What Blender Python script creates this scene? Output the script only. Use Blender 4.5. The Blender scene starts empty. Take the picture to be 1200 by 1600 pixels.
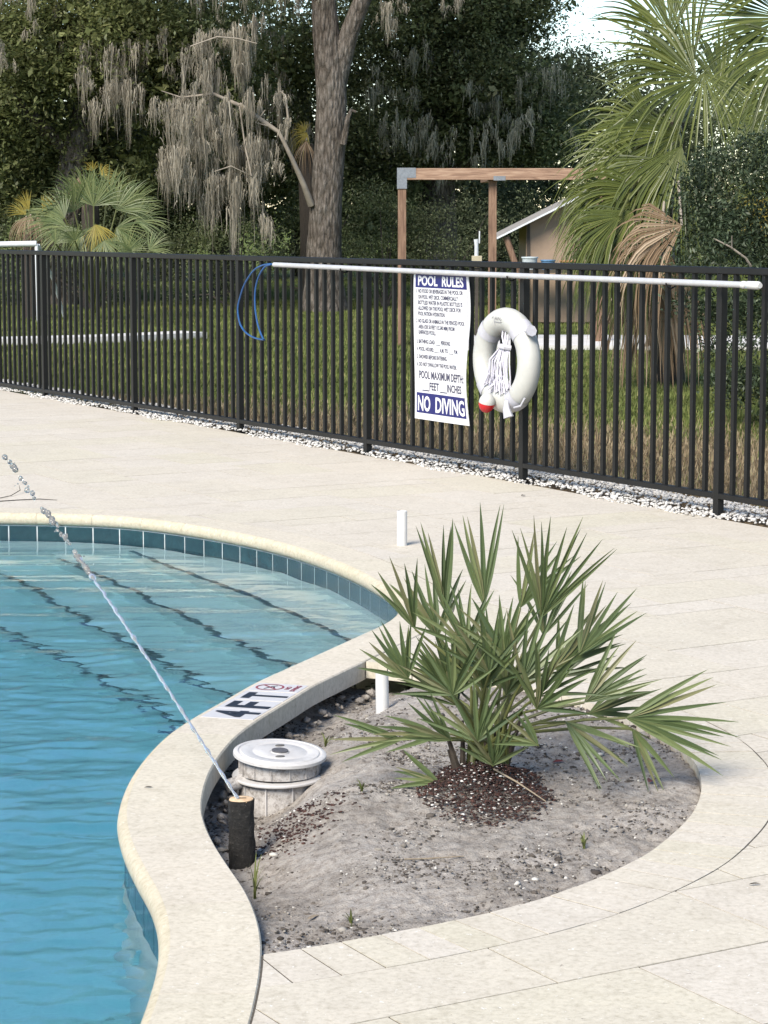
import bpy, bmesh, math, random
import numpy as np
from mathutils import Vector, Matrix, noise
from mathutils.geometry import delaunay_2d_cdt

random.seed(11)
RNG = np.random.default_rng(11)
C = bpy.context.scene.collection
S = bpy.context.scene

# ------------------------------------------------------------------ camera, sky, sun, exposure
CAM_H = 1.585
cd = bpy.data.cameras.new('camera')
cam = bpy.data.objects.new('camera', cd)
C.objects.link(cam)
cam.location = (0, 0, CAM_H)
cam.rotation_euler = (math.radians(90 - 7.331), 0, 0)
cd.sensor_fit = 'VERTICAL'
cd.sensor_height = 24.0
cd.lens = 55.5
cd.clip_end = 2000
S.camera = cam

SUN_EL, SUN_AZ = 43.0, -149.0           # azimuth clockwise from +Y (away from the camera)
w = bpy.data.worlds.new('World')
S.world = w
w.use_nodes = True
wn = w.node_tree
bgn = wn.nodes['Background']
sky = wn.nodes.new('ShaderNodeTexSky')
sky.sky_type = 'NISHITA'
sky.sun_disc = False
sky.sun_elevation = math.radians(SUN_EL)
sky.sun_rotation = math.radians(SUN_AZ)
sky.air_density = 1.0
sky.dust_density = 0.05
sky.ozone_density = 1.8
wn.links.new(sky.outputs[0], bgn.inputs[0])
bgn.inputs[1].default_value = 0.105

sl = bpy.data.lights.new('sun', 'SUN')
sl.energy = 3.6
sl.angle = math.radians(28)
sl.color = (1.0, 0.92, 0.80)
so = bpy.data.objects.new('sun', sl)
C.objects.link(so)
el, az = math.radians(SUN_EL), math.radians(SUN_AZ)
to_sun = Vector((math.sin(az) * math.cos(el), math.cos(az) * math.cos(el), math.sin(el)))
so.rotation_euler = (-to_sun).to_track_quat('-Z', 'Y').to_euler()
so.location = to_sun * 30

S.view_settings.view_transform = 'Standard'
S.view_settings.look = 'None'
S.view_settings.exposure = 1.08
S.view_settings.gamma = 1.0
S.view_settings.use_curve_mapping = False
S.render.engine = 'CYCLES'
S.cycles.use_denoising = True
S.cycles.caustics_refractive = True
S.cycles.caustics_reflective = False
S.cycles.max_bounces = 10
S.cycles.transmission_bounces = 8
S.cycles.transparent_max_bounces = 12
S.cycles.sample_clamp_indirect = 6.0

# ------------------------------------------------------------------ helpers
def thing(name, label, cat, loc=(0, 0, 0), rotz=0.0, group=None):
    o = bpy.data.objects.new(name, None)
    o.empty_display_size = 0.1
    C.objects.link(o)
    o.location = loc
    o.rotation_euler = (0, 0, rotz)
    o['label'] = label
    o['category'] = cat
    if group: o['group'] = group
    return o

def tag(o, label=None, cat=None, group=None, kind=None):
    if label: o['label'] = label
    if cat: o['category'] = cat
    if group: o['group'] = group
    if kind: o['kind'] = kind
    return o

def link(name, me, mat=None, parent=None, smooth=False):
    if mat is not None:
        for m in (mat if isinstance(mat, (list, tuple)) else [mat]):
            me.materials.append(m)
    o = bpy.data.objects.new(name, me)
    C.objects.link(o)
    if parent is not None: o.parent = parent
    if smooth:
        me.polygons.foreach_set('use_smooth', np.ones(len(me.polygons), dtype=bool))
        if len(me.polygons) < 20000: me.set_sharp_from_angle(angle=math.radians(42))
    return o

class MB:
    """collects shapes for ONE mesh object"""
    def __init__(s): s.v = []; s.f = []; s.m = []
    def add(s, vs, fs, mi=0):
        b = len(s.v)
        s.v.extend([tuple(p) for p in vs])
        s.f.extend([tuple(i + b for i in f) for f in fs])
        s.m.extend([mi] * len(fs))
    def box(s, a, b, mi=0, mtx=None):
        x0, y0, z0 = a; x1, y1, z1 = b
        vs = [(x0,y0,z0),(x1,y0,z0),(x1,y1,z0),(x0,y1,z0),(x0,y0,z1),(x1,y0,z1),(x1,y1,z1),(x0,y1,z1)]
        if mtx is not None: vs = [mtx @ Vector(p) for p in vs]
        s.add(vs, [(3,2,1,0),(4,5,6,7),(0,1,5,4),(1,2,6,5),(2,3,7,6),(3,0,4,7)], mi)
    def tube(s, pts, rad, n=8, mi=0, cap=True, jit=0.0):
        pts = [Vector(p) for p in pts]
        if not hasattr(rad, '__len__'): rad = [rad] * len(pts)
        rings = []; up = None
        for i, p in enumerate(pts):
            d = (pts[min(i+1, len(pts)-1)] - pts[max(i-1, 0)])
            d = d.normalized() if d.length > 1e-9 else Vector((0,0,1))
            if up is None: up = Vector((1,0,0)) if abs(d.z) > 0.8 else Vector((0,0,1))
            a = d.cross(up)
            if a.length < 1e-4: a = d.cross(Vector((0.3,1,0.2)))
            a.normalize(); b = a.cross(d).normalized(); up = b
            rings.append([p + (a*math.cos(k*2*math.pi/n) + b*math.sin(k*2*math.pi/n)) * rad[i] * (1 + random.uniform(-jit, jit)) for k in range(n)])
        vs = [q for r in rings for q in r]; fs = []
        for i in range(len(pts)-1):
            for k in range(n):
                k2 = (k+1) % n
                fs.append((i*n+k, i*n+k2, (i+1)*n+k2, (i+1)*n+k))
        if cap:
            fs.append(tuple(range(n-1, -1, -1)))
            fs.append(tuple((len(pts)-1)*n + k for k in range(n)))
        s.add(vs, fs, mi)
    def lathe(s, prof, n=48, mi=0, cx=0, cy=0, closed=False):
        vs = []; fs = []; m = len(prof)
        for k in range(n):
            a = k*2*math.pi/n
            for r, z in prof: vs.append((cx + r*math.cos(a), cy + r*math.sin(a), z))
        for k in range(n):
            k2 = (k+1) % n
            for i in range(m-1 if not closed else m):
                i2 = (i+1) % m
                fs.append((k*m+i, k2*m+i, k2*m+i2, k*m+i2))
        s.add(vs, fs, mi)
    def mesh(s, name='mesh'):
        me = bpy.data.meshes.new(name)
        me.from_pydata(s.v, [], s.f)
        me.polygons.foreach_set('material_index', np.array(s.m, dtype=np.int32))
        me.update()
        return me
    def build(s, name, mat, parent=None, smooth=False):
        return link(name, s.mesh(name), mat, parent, smooth)

def np_mesh(name, verts, quads):
    """verts (N,3), quads (M,k) -> mesh, fast"""
    me = bpy.data.meshes.new(name)
    k = quads.shape[1]; M = len(quads)
    me.vertices.add(len(verts)); me.vertices.foreach_set('co', np.ascontiguousarray(verts, dtype=np.float32).ravel())
    me.loops.add(M*k); me.loops.foreach_set('vertex_index', np.ascontiguousarray(quads, dtype=np.int32).ravel())
    me.polygons.add(M)
    me.polygons.foreach_set('loop_start', np.arange(0, M*k, k, dtype=np.int32))
    me.polygons.foreach_set('loop_total', np.full(M, k, dtype=np.int32))
    me.update(calc_edges=True)
    return me

def bevel(o, wd, seg=2):
    bm = bmesh.new(); bm.from_mesh(o.data)
    bmesh.ops.remove_doubles(bm, verts=bm.verts, dist=1e-5)
    es = [e for e in bm.edges if len(e.link_faces) == 2 and e.calc_face_angle(0) > 0.5]
    bmesh.ops.bevel(bm, geom=es, offset=wd, segments=seg, affect='EDGES', profile=0.6)
    bm.to_mesh(o.data); bm.free()
    return o

def smooth_curve(pts, step=0.05, closed=False):
    """Catmull-Rom through pts, resampled at about `step`"""
    P = [Vector((p[0], p[1])) for p in pts]; n = len(P); out = []
    rng = range(n if closed else n-1)
    for i in rng:
        if closed: a, b, c, d = P[(i-1)%n], P[i], P[(i+1)%n], P[(i+2)%n]
        else: a, b, c, d = P[max(i-1,0)], P[i], P[i+1], P[min(i+2,n-1)]
        for k in range(12):
            t = k/12
            out.append(0.5*((2*b) + (c-a)*t + (2*a-5*b+4*c-d)*t*t + (3*b-a-3*c+d)*t**3))
    out.append(P[0] if closed else P[-1])
    res = [out[0]]; acc = 0; last = out[0]
    L = sum((out[i+1]-out[i]).length for i in range(len(out)-1))
    m = max(2, round(L/step)); st = L/m; nxt = st; run = 0
    for i in range(len(out)-1):
        seg = (out[i+1]-out[i]).length
        while run + seg >= nxt - 1e-9 and len(res) < m:
            res.append(out[i].lerp(out[i+1], (nxt-run)/seg)); nxt += st
        run += seg
    if not closed: res.append(out[-1])
    return res

def offset_curve(c, d, closed=False):
    n = len(c); out = []
    for i in range(n):
        if closed: t = c[(i+1)%n] - c[(i-1)%n]
        else: t = c[min(i+1,n-1)] - c[max(i-1,0)]
        t.normalize()
        out.append(c[i] + Vector((-t.y, t.x)) * d)
    return out

def area2(c): return sum(c[i].x*c[(i+1)%len(c)].y - c[(i+1)%len(c)].x*c[i].y for i in range(len(c)))/2

def inside(p, poly):
    x, y = p[0], p[1]; r = False; j = len(poly)-1
    for i in range(len(poly)):
        xi, yi = poly[i][0], poly[i][1]; xj, yj = poly[j][0], poly[j][1]
        if (yi > y) != (yj > y) and x < (xj-xi)*(y-yi)/(yj-yi)+xi: r = not r
        j = i
    return r

def clip_tris(outer, holes):
    """triangles of polygon `outer` minus the polygons in `holes`"""
    vs = []; fs = []
    for poly in [outer] + holes:
        poly = list(poly)
        if area2([Vector((p[0], p[1])) for p in poly]) < 0: poly.reverse()
        b = len(vs); vs.extend([Vector((p[0], p[1])) for p in poly]); fs.append(list(range(b, len(vs))))
    v, e, f, ov, oe, of = delaunay_2d_cdt(vs, [], fs, 0, 1e-6)
    keep = [t for t, o in zip(f, of) if 0 in o and len(o) == 1]
    return v, keep

def slab(v, tris, z0, z1, mb, mi=0):
    """solid from flat triangles: top, and walls along the rim"""
    if not tris: return
    used = sorted({i for t in tris for i in t}); mp = {i: k for k, i in enumerate(used)}; n = len(used)
    vs = [(v[i].x, v[i].y, z1) for i in used] + [(v[i].x, v[i].y, z0) for i in used]
    fs = []; ed = {}
    for t in tris:
        a, b, c = t
        if (v[b]-v[a]).cross(v[c]-v[a]) < 0: a, b, c = a, c, b
        fs.append((mp[a], mp[b], mp[c]))
        for p, q in ((a,b),(b,c),(c,a)): ed[(p,q)] = ed.get((p,q),0)+1
    for (p, q) in ed:
        if (q, p) not in ed: fs.append((mp[p]+n, mp[q]+n, mp[q], mp[p]))
    mb.add(vs, fs, mi)

# ------------------------------------------------------------------ materials
class NT:
    def __init__(s, m):
        m.use_nodes = True; s.t = m.node_tree; s.b = s.t.nodes['Principled BSDF']; s.out = s.t.nodes['Material Output']
    def n(s, ty, **kw):
        o = s.t.nodes.new(ty)
        for k, v in kw.items():
            if k in o.inputs: o.inputs[k].default_value = v
            else: setattr(o, k, v)
        return o
    def l(s, a, b): s.t.links.new(a, b)
    def noise(s, scale, detail=4, rough=0.6, vec=None, dist=0.0):
        o = s.n('ShaderNodeTexNoise'); o.inputs['Scale'].default_value = scale; o.inputs['Detail'].default_value = detail
        o.inputs['Roughness'].default_value = rough; o.inputs['Distortion'].default_value = dist
        if vec is not None: s.l(vec, o.inputs['Vector'])
        return o
    def ramp(s, fac, stops):
        r = s.n('ShaderNodeValToRGB'); cr = r.color_ramp
        while len(cr.elements) < len(stops): cr.elements.new(0.5)
        for e, (p, c) in zip(cr.elements, stops):
            e.position = p; e.color = (*c, 1) if len(c) == 3 else c
        s.l(fac, r.inputs[0]); return r.outputs[0]
    def mix(s, fac, a, b, mode='MIX'):
        o = s.n('ShaderNodeMix', data_type='RGBA', blend_type=mode)
        for i, x in ((0, fac), (6, a), (7, b)):
            if isinstance(x, (int, float)): o.inputs[i].default_value = x
            elif isinstance(x, tuple): o.inputs[i].default_value = (*x, 1)
            else: s.l(x, o.inputs[i])
        return o.outputs[2]
    def math(s, op, a, b=0.0):
        o = s.n('ShaderNodeMath', operation=op)
        for i, x in ((0, a), (1, b)):
            if isinstance(x, (int, float)): o.inputs[i].default_value = x
            else: s.l(x, o.inputs[i])
        return o.outputs[0]
    def bump(s, h, strength=0.3, dist=0.01):
        o = s.n('ShaderNodeBump'); o.inputs['Strength'].default_value = strength; o.inputs['Distance'].default_value = dist
        s.l(h, o.inputs['Height']); s.l(o.outputs[0], s.b.inputs['Normal']); return o
    def col(s, c): s.l(c, s.b.inputs['Base Color'])
    def pos(s): return s.n('ShaderNodeNewGeometry').outputs['Position']
    def island(s): return s.n('ShaderNodeNewGeometry').outputs['Random Per Island']
    def orand(s): return s.n('ShaderNodeObjectInfo').outputs['Random']

def newmat(name, col=(0.5,0.5,0.5), rough=0.6, spec=0.5, metal=0.0):
    m = bpy.data.materials.new(name); t = NT(m)
    t.b.inputs['Base Color'].default_value = (*col, 1); t.b.inputs['Roughness'].default_value = rough
    t.b.inputs['Specular IOR Level'].default_value = spec; t.b.inputs['Metallic'].default_value = metal
    return m, t

def plain(name, col, rough=0.6, var=0.12, scale=30, metal=0.0, spec=0.5, bump=0.0):
    m, t = newmat(name, col, rough, spec, metal)
    col = tuple(c*0.77 for c in col)
    n = t.noise(scale, 5, 0.65, t.pos())
    lo = tuple(c*(1-var) for c in col); hi = tuple(min(1, c*(1+var)) for c in col)
    t.col(t.ramp(n.outputs[0], [(0.3, lo), (0.7, hi)]))
    if bump: t.bump(n.outputs[0], bump, 0.004)
    return m

M = {}
def shell_stone(name, base, var_cols, speck=1.0):
    """cast shell-stone: pale cream, fine grain, scattered white shell bits and dark pits"""
    base = tuple(c*0.77 for c in base); var_cols = [tuple(c*0.77 for c in v) for v in var_cols]
    m, t = newmat(name, base, 0.78, 0.3)
    p = t.pos()
    r = t.math('ADD', t.island(), t.orand()); r = t.math('FRACT', r)
    body = t.ramp(r, [(0.0, var_cols[0]), (0.5, base), (1.0, var_cols[1])])
    big = t.noise(2.3, 5, 0.6, p)
    body = t.mix(t.ramp(big.outputs[0], [(0.35, (0,0,0)), (0.75, (0.5,0.5,0.5))]), body, tuple(c*0.86 for c in base))
    mid = t.noise(60, 4, 0.7, p)
    body = t.mix(1.0, body, t.ramp(mid.outputs[0], [(0.30, (0.78,0.77,0.74)), (0.5, (0.98,0.98,0.975)), (0.70, (1.08,1.08,1.08))]), 'MULTIPLY')
    mp = t.n('ShaderNodeMapping'); mp.inputs['Scale'].default_value = (1, 1, 1); t.l(p, mp.inputs[0])
    wob = t.noise(90, 3, 0.6, p)
    v1 = t.n('ShaderNodeTexVoronoi'); v1.inputs['Scale'].default_value = 55; t.l(t.mix(0.035, p, wob.outputs[1]), v1.inputs['Vector'])
    bits = t.ramp(v1.outputs['Distance'], [(0.10, (1,1,1)), (0.20, (0,0,0))])
    sel = t.ramp(v1.outputs['Color'], [(0.66, (0,0,0)), (0.72, (1,1,1))])
    body = t.mix(t.mix(1.0, bits, sel, 'MULTIPLY'), body, (0.66, 0.64, 0.60))
    v2 = t.n('ShaderNodeTexVoronoi'); v2.inputs['Scale'].default_value = 34; t.l(t.mix(0.03, p, wob.outputs[1]), v2.inputs['Vector'])
    pit = t.ramp(v2.outputs['Distance'], [(0.06, (1,1,1)), (0.15, (0,0,0))])
    sel2 = t.ramp(v2.outputs['Color'], [(0.66, (0,0,0)), (0.70, (0.8*speck,)*3)])
    pitm = t.mix(1.0, pit, sel2, 'MULTIPLY')
    body = t.mix(pitm, body, (0.22, 0.19, 0.16))
    st = t.noise(1.1, 6, 0.7, p, 0.6)
    body = t.mix(t.ramp(st.outputs[0], [(0.55, (0,0,0)), (0.8, (0.35,0.35,0.35))]), body, tuple(c*0.78 for c in base))
    sp2 = t.noise(7.0, 6, 0.75, p, 1.5)
    body = t.mix(1.0, body, t.ramp(sp2.outputs[0], [(0.30,(0.88,0.87,0.85)),(0.52,(1.0,1.0,1.0)),(0.75,(1.04,1.03,1.02))]), 'MULTIPLY')
    t.col(body)
    h = t.math('SUBTRACT', mid.outputs[0], t.math('MULTIPLY', pitm, 1.5))
    t.bump(h, 0.35, 0.003)
    return m
M['paver'] = shell_stone('shell_stone', (0.66,0.60,0.51), ((0.665,0.61,0.53), (0.645,0.595,0.475)))
M['coping'] = shell_stone('coping_stone', (0.675,0.612,0.505), ((0.68,0.613,0.515), (0.665,0.608,0.49)), 0.7)
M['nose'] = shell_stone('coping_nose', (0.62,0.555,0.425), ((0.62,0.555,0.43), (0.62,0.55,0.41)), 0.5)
M['joint_sand'] = plain('joint_sand', (0.095,0.082,0.065), 0.95, 0.3, 60)
M['black_metal'] = plain('black_powder_coat', (0.0085,0.008,0.0075), 0.45, 0.2, 20, spec=0.35)
M['white_pvc'] = plain('white_pvc', (0.72,0.71,0.69), 0.4, 0.06, 14)
M['ring_white'] = plain('ring_vinyl', (0.56,0.56,0.525), 0.5, 0.10, 9)
M['strap'] = plain('strap_webbing', (0.55,0.545,0.59), 0.7, 0.07, 60)
M['rope'] = plain('white_rope', (0.72,0.70,0.78), 0.8, 0.15, 90)
M['red'] = plain('red_plastic', (0.62,0.015,0.02), 0.35, 0.1, 20)
M['sign_white'] = plain('sign_white', (0.80,0.80,0.82), 0.45, 0.02, 6)
M['sign_blue'] = plain('sign_blue', (0.009,0.011,0.14), 0.45, 0.08, 10)
M['ink'] = plain('sign_ink', (0.05,0.05,0.10), 0.5, 0.1, 30)
M['alu'] = plain('silver_pole', (0.62,0.62,0.63), 0.38, 0.08, 18, metal=0.25)
M['blue_tube'] = plain('blue_tubing', (0.02,0.09,0.26), 0.3, 0.2, 20)
M['galv'] = plain('galvanised_bracket', (0.27,0.29,0.32), 0.5, 0.2, 40, metal=0.4)
M['concrete'] = plain('path_concrete', (0.66,0.64,0.61), 0.9, 0.12, 3)
M['mortar'] = plain('rough_mortar', (0.24,0.225,0.205), 0.95, 0.35, 35, bump=0.8)
M['tan_wall'] = plain('tan_siding', (0.33,0.24,0.17), 0.85, 0.12, 5)
M['white_metal'] = plain('white_metal', (0.72,0.74,0.77), 0.45, 0.05, 8)
M['black_ink'] = plain('black_glaze', (0.012,0.012,0.022), 0.35, 0.2, 30)
M['red_ink'] = plain('red_glaze', (0.30,0.025,0.05), 0.35, 0.2, 30)
M['marker_tile'] = plain('white_glaze', (0.66,0.65,0.66), 0.35, 0.04, 20)

# waterline tile: dark slate teal, glazed and mottled
m, t = newmat('waterline_glaze', (0.02,0.06,0.075), 0.18, 0.5)
nz = t.noise(14, 6, 0.7, t.pos(), 0.5)
t.col(t.mix(t.math('MULTIPLY', t.orand(), 0.35), t.ramp(nz.outputs[0], [(0.3,(0.008,0.026,0.033)),(0.55,(0.014,0.043,0.052)),(0.8,(0.03,0.075,0.085))]), (0.016,0.04,0.052)))
t.bump(nz.outputs[0], 0.15, 0.004)
M['tile'] = m
M['nosing'] = plain('nosing_glaze', (0.05,0.10,0.13), 0.4, 0.3, 18)
M['grout'] = plain('white_grout', (0.74,0.76,0.76), 0.9, 0.15, 40)
# plaster of the pool
m, t = newmat('pool_plaster', (0.3,0.45,0.5), 0.85, 0.2)
nz = t.noise(26, 6, 0.75, t.pos()); n2 = t.noise(1.6, 4, 0.6, t.pos())
c1 = t.ramp(nz.outputs[0], [(0.3,(0.4451,0.5225,0.5128)),(0.7,(0.5806,0.6483,0.6289))])
t.col(t.mix(t.ramp(n2.outputs[0], [(0.3,(0,0,0)),(0.8,(0.4,0.4,0.4))]), c1, (0.42,0.53,0.54)))
M['plaster'] = m
# pool water: refracting, faintly blue with depth
m = bpy.data.materials.new('pool_water'); m.use_nodes = True; nt = m.node_tree
for n_ in list(nt.nodes): nt.nodes.remove(n_)
out = nt.nodes.new('ShaderNodeOutputMaterial'); gl = nt.nodes.new('ShaderNodeBsdfPrincipled')
gl.inputs['Base Color'].default_value = (1,1,1,1); gl.inputs['Transmission Weight'].default_value = 1.0
gl.inputs['Roughness'].default_value = 0.0; gl.inputs['IOR'].default_value = 1.333
va = nt.nodes.new('ShaderNodeVolumeAbsorption'); va.inputs['Color'].default_value = (0.30,0.75,0.87,1); va.inputs['Density'].default_value = 0.72
nt.links.new(gl.outputs[0], out.inputs['Surface']); nt.links.new(va.outputs[0], out.inputs['Volume'])
geo = nt.nodes.new('ShaderNodeNewGeometry')
mpn = nt.nodes.new('ShaderNodeMapping'); mpn.inputs['Scale'].default_value = (0.55, 1.25, 1.0); nt.links.new(geo.outputs['Position'], mpn.inputs[0])
na = nt.nodes.new('ShaderNodeTexNoise'); na.inputs['Scale'].default_value = 9.0; na.inputs['Detail'].default_value = 3; na.inputs['Distortion'].default_value = 1.2
nt.links.new(mpn.outputs[0], na.inputs[0])
bp = nt.nodes.new('ShaderNodeBump'); bp.inputs['Strength'].default_value = 0.14; bp.inputs['Distance'].default_value = 0.012
nb = nt.nodes.new('ShaderNodeTexNoise'); nb.inputs['Scale'].default_value = 15.0; nb.inputs['Detail'].default_value = 4; nb.inputs['Distortion'].default_value = 1.6
mp2 = nt.nodes.new('ShaderNodeMapping'); mp2.inputs['Scale'].default_value = (0.8, 1.25, 1.0); nt.links.new(geo.outputs['Position'], mp2.inputs[0]); nt.links.new(mp2.outputs[0], nb.inputs[0])
ab = nt.nodes.new('ShaderNodeMath'); ab.operation = 'SUBTRACT'; ab.inputs[1].default_value = 0.5; nt.links.new(nb.outputs[0], ab.inputs[0])
ab2 = nt.nodes.new('ShaderNodeMath'); ab2.operation = 'ABSOLUTE'; nt.links.new(ab.outputs[0], ab2.inputs[0])
sy = nt.nodes.new('ShaderNodeSeparateXYZ'); nt.links.new(geo.outputs['Position'], sy.inputs[0])
mr = nt.nodes.new('ShaderNodeMapRange'); mr.inputs[1].default_value = 11.5; mr.inputs[2].default_value = 6.5; mr.inputs[3].default_value = 0.15; mr.inputs[4].default_value = 1.3; nt.links.new(sy.outputs[1], mr.inputs[0])
ab3 = nt.nodes.new('ShaderNodeMath'); ab3.operation = 'MULTIPLY'; nt.links.new(ab2.outputs[0], ab3.inputs[0]); nt.links.new(mr.outputs[0], ab3.inputs[1])
sm = nt.nodes.new('ShaderNodeMath'); sm.operation = 'SUBTRACT'; nt.links.new(na.outputs[0], sm.inputs[0]); sm.inputs[1].default_value = 0.0
nt.links.new(sm.outputs[0], bp.inputs['Height']); nt.links.new(bp.outputs[0], gl.inputs['Normal'])
M['water'] = m
m = bpy.data.materials.new('jet_water'); m.use_nodes = True; b_ = m.node_tree.nodes['Principled BSDF']
b_.inputs['Transmission Weight'].default_value = 0.74; b_.inputs['Roughness'].default_value = 0.10; b_.inputs['IOR'].default_value = 1.333
b_.inputs['Base Color'].default_value = (0.52,0.51,0.49,1)
M['jet'] = m

# sandy soil
m, t = newmat('sandy_soil', (0.2,0.18,0.16), 0.95, 0.2)
p = t.pos(); a = t.noise(3.2, 6, 0.65, p, 0.4); b = t.noise(38, 6, 0.8, p); c = t.noise(190, 3, 0.7, p)
base = t.ramp(a.outputs[0], [(0.30,(0.2532,0.2273,0.2001)),(0.5,(0.3494,0.3202,0.2871)),(0.7,(0.4253,0.3939,0.3601))])
base = t.mix(1.0, base, t.ramp(b.outputs[0], [(0.30,(0.34,0.32,0.30)),(0.46,(0.82,0.80,0.79)),(0.56,(1.0,1.0,1.0)),(0.78,(1.15,1.15,1.15))]), 'MULTIPLY')
base = t.mix(t.ramp(c.outputs[0], [(0.64,(0,0,0)),(0.74,(0.4,0.4,0.4))]), base, (0.40,0.38,0.35))
d_ = t.noise(70, 2, 0.5, p)
base = t.mix(t.ramp(d_.outputs[0], [(0.66,(0,0,0)),(0.72,(0.8,0.8,0.8))]), base, (0.07,0.06,0.05))
t.col(base); t.bump(t.math('ADD', b.outputs[0], t.math('MULTIPLY', c.outputs[0], 0.5)), 0.9, 0.012)
M['soil'] = m

def island_mat(name, stops, rough=0.7, spec=0.4, trans=0.0, noise_amt=0.0):
    m, t = newmat(name, stops[0][1], rough, spec)
    c = t.ramp(t.island(), stops)
    if noise_amt:
        n = t.noise(1.1, 3, 0.6, t.pos())
        c = t.mix(1.0, c, t.ramp(n.outputs[0], [(0.35, (1-noise_amt,)*3), (0.65, (1+noise_amt,)*3)]), 'MULTIPLY')
    t.col(c)
    if trans:
        tr = t.n('ShaderNodeBsdfTranslucent'); t.l(c, tr.inputs[0])
        mx = t.n('ShaderNodeMixShader'); mx.inputs[0].default_value = trans
        t.l(t.b.outputs[0], mx.inputs[1]); t.l(tr.outputs[0], mx.inputs[2]); t.l(mx.outputs[0], t.out.inputs['Surface'])
    return m
M['gravel'] = island_mat('limestone_gravel', [(0,(0.3444,0.3280,0.3034)),(0.4,(0.4592,0.4428,0.4182)),(1,(0.5740,0.5576,0.5330))], 0.9)
M['debris'] = island_mat('soil_crumbs', [(0,(0.035,0.029,0.024)),(0.5,(0.10,0.085,0.072)),(0.80,(0.22,0.20,0.175)),(0.93,(0.30,0.28,0.25)),(1,(0.52,0.50,0.46))], 0.95)
M['mulch'] = island_mat('bark_mulch', [(0,(0.014,0.007,0.006)),(0.6,(0.038,0.016,0.012)),(0.90,(0.075,0.033,0.024)),(0.93,(0.40,0.38,0.35)),(1,(0.55,0.53,0.50))], 0.9)
M['oak_leaf'] = island_mat('oak_leaf', [(0,(0.0701,0.0905,0.0408)),(0.5,(0.1248,0.1529,0.0688)),(0.88,(0.1835,0.2103,0.0994)),(1,(0.2549,0.2549,0.1555))], 0.5, 0.45, 0.48, 0.3)
M['oak_leaf_far'] = island_mat('oak_leaf_far', [(0,(0.0650,0.0802,0.0433)),(0.6,(0.1211,0.1428,0.0752)),(1,(0.1861,0.2103,0.1160))], 0.6, 0.3, 0.48, 0.3)
M['oak_leaf_light'] = island_mat('oak_leaf_light', [(0,(0.0854,0.1057,0.0408)),(0.5,(0.1555,0.1784,0.0688)),(0.9,(0.2179,0.2332,0.0969)),(1,(0.2549,0.2549,0.1160))], 0.5, 0.45, 0.48, 0.3)
M['shrub_leaf'] = island_mat('shrub_leaf', [(0,(0.020,0.032,0.015)),(0.6,(0.045,0.066,0.032)),(0.93,(0.075,0.10,0.055)),(1,(0.16,0.19,0.12))], 0.5, 0.35, 0.2)
M['moss'] = island_mat('spanish_moss', [(0,(0.1867,0.1640,0.1274)),(0.5,(0.2894,0.2585,0.2040)),(1,(0.3920,0.3568,0.2937))], 0.95, 0.1, 0.3)
M['moss_dark'] = island_mat('spanish_moss_grey', [(0,(0.1644,0.1708,0.1328)),(0.6,(0.2530,0.2530,0.2024)),(1,(0.3415,0.3352,0.2720))], 0.95, 0.1, 0.3)
M['frond'] = island_mat('palm_leaflet', [(0,(0.0447,0.0594,0.0114)),(0.5,(0.0815,0.1030,0.0198)),(1,(0.1419,0.1606,0.0390))], 0.42, 0.5, 0.28)
M['frond_far'] = island_mat('palm_leaflet_far', [(0,(0.07,0.10,0.035)),(0.6,(0.12,0.15,0.055)),(1,(0.19,0.21,0.085))], 0.45, 0.5, 0.2)
M['frond_yellow'] = island_mat('palm_leaflet_yellow', [(0,(0.22,0.17,0.03)),(1,(0.34,0.28,0.06))], 0.5, 0.4, 0.25)
M['frond_dead'] = island_mat('palm_leaflet_dead', [(0,(0.13,0.085,0.05)),(0.6,(0.22,0.155,0.10)),(1,(0.36,0.28,0.20))], 0.8, 0.2, 0.1)
M['fan'] = island_mat('fan_leaflet', [(0,(0.052,0.078,0.030)),(0.5,(0.088,0.120,0.046)),(0.85,(0.125,0.155,0.062)),(0.94,(0.15,0.175,0.075)),(1,(0.15,0.125,0.07))], 0.42, 0.5, 0.15)
M['petiole'] = plain('petiole', (0.11,0.12,0.035), 0.5, 0.25, 30)
M['palm_base'] = plain('palm_sheath', (0.05,0.038,0.028), 0.9, 0.4, 60)
M['grass'] = island_mat('lawn_blade', [(0,(0.0800,0.1014,0.0255)),(0.6,(0.1360,0.1599,0.0425)),(0.9,(0.1760,0.1872,0.0638)),(1,(0.2400,0.2028,0.0935))], 0.7, 0.3, 0.3, 0.35)
M['dry_grass'] = island_mat('dry_blade', [(0,(0.16,0.12,0.07)),(0.6,(0.26,0.20,0.125)),(0.85,(0.34,0.28,0.18)),(1,(0.13,0.15,0.04))], 0.8, 0.2, 0.2)
M['weed'] = island_mat('weed_blade', [(0,(0.07,0.10,0.025)),(1,(0.17,0.18,0.06))], 0.5, 0.4, 0.2)

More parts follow.
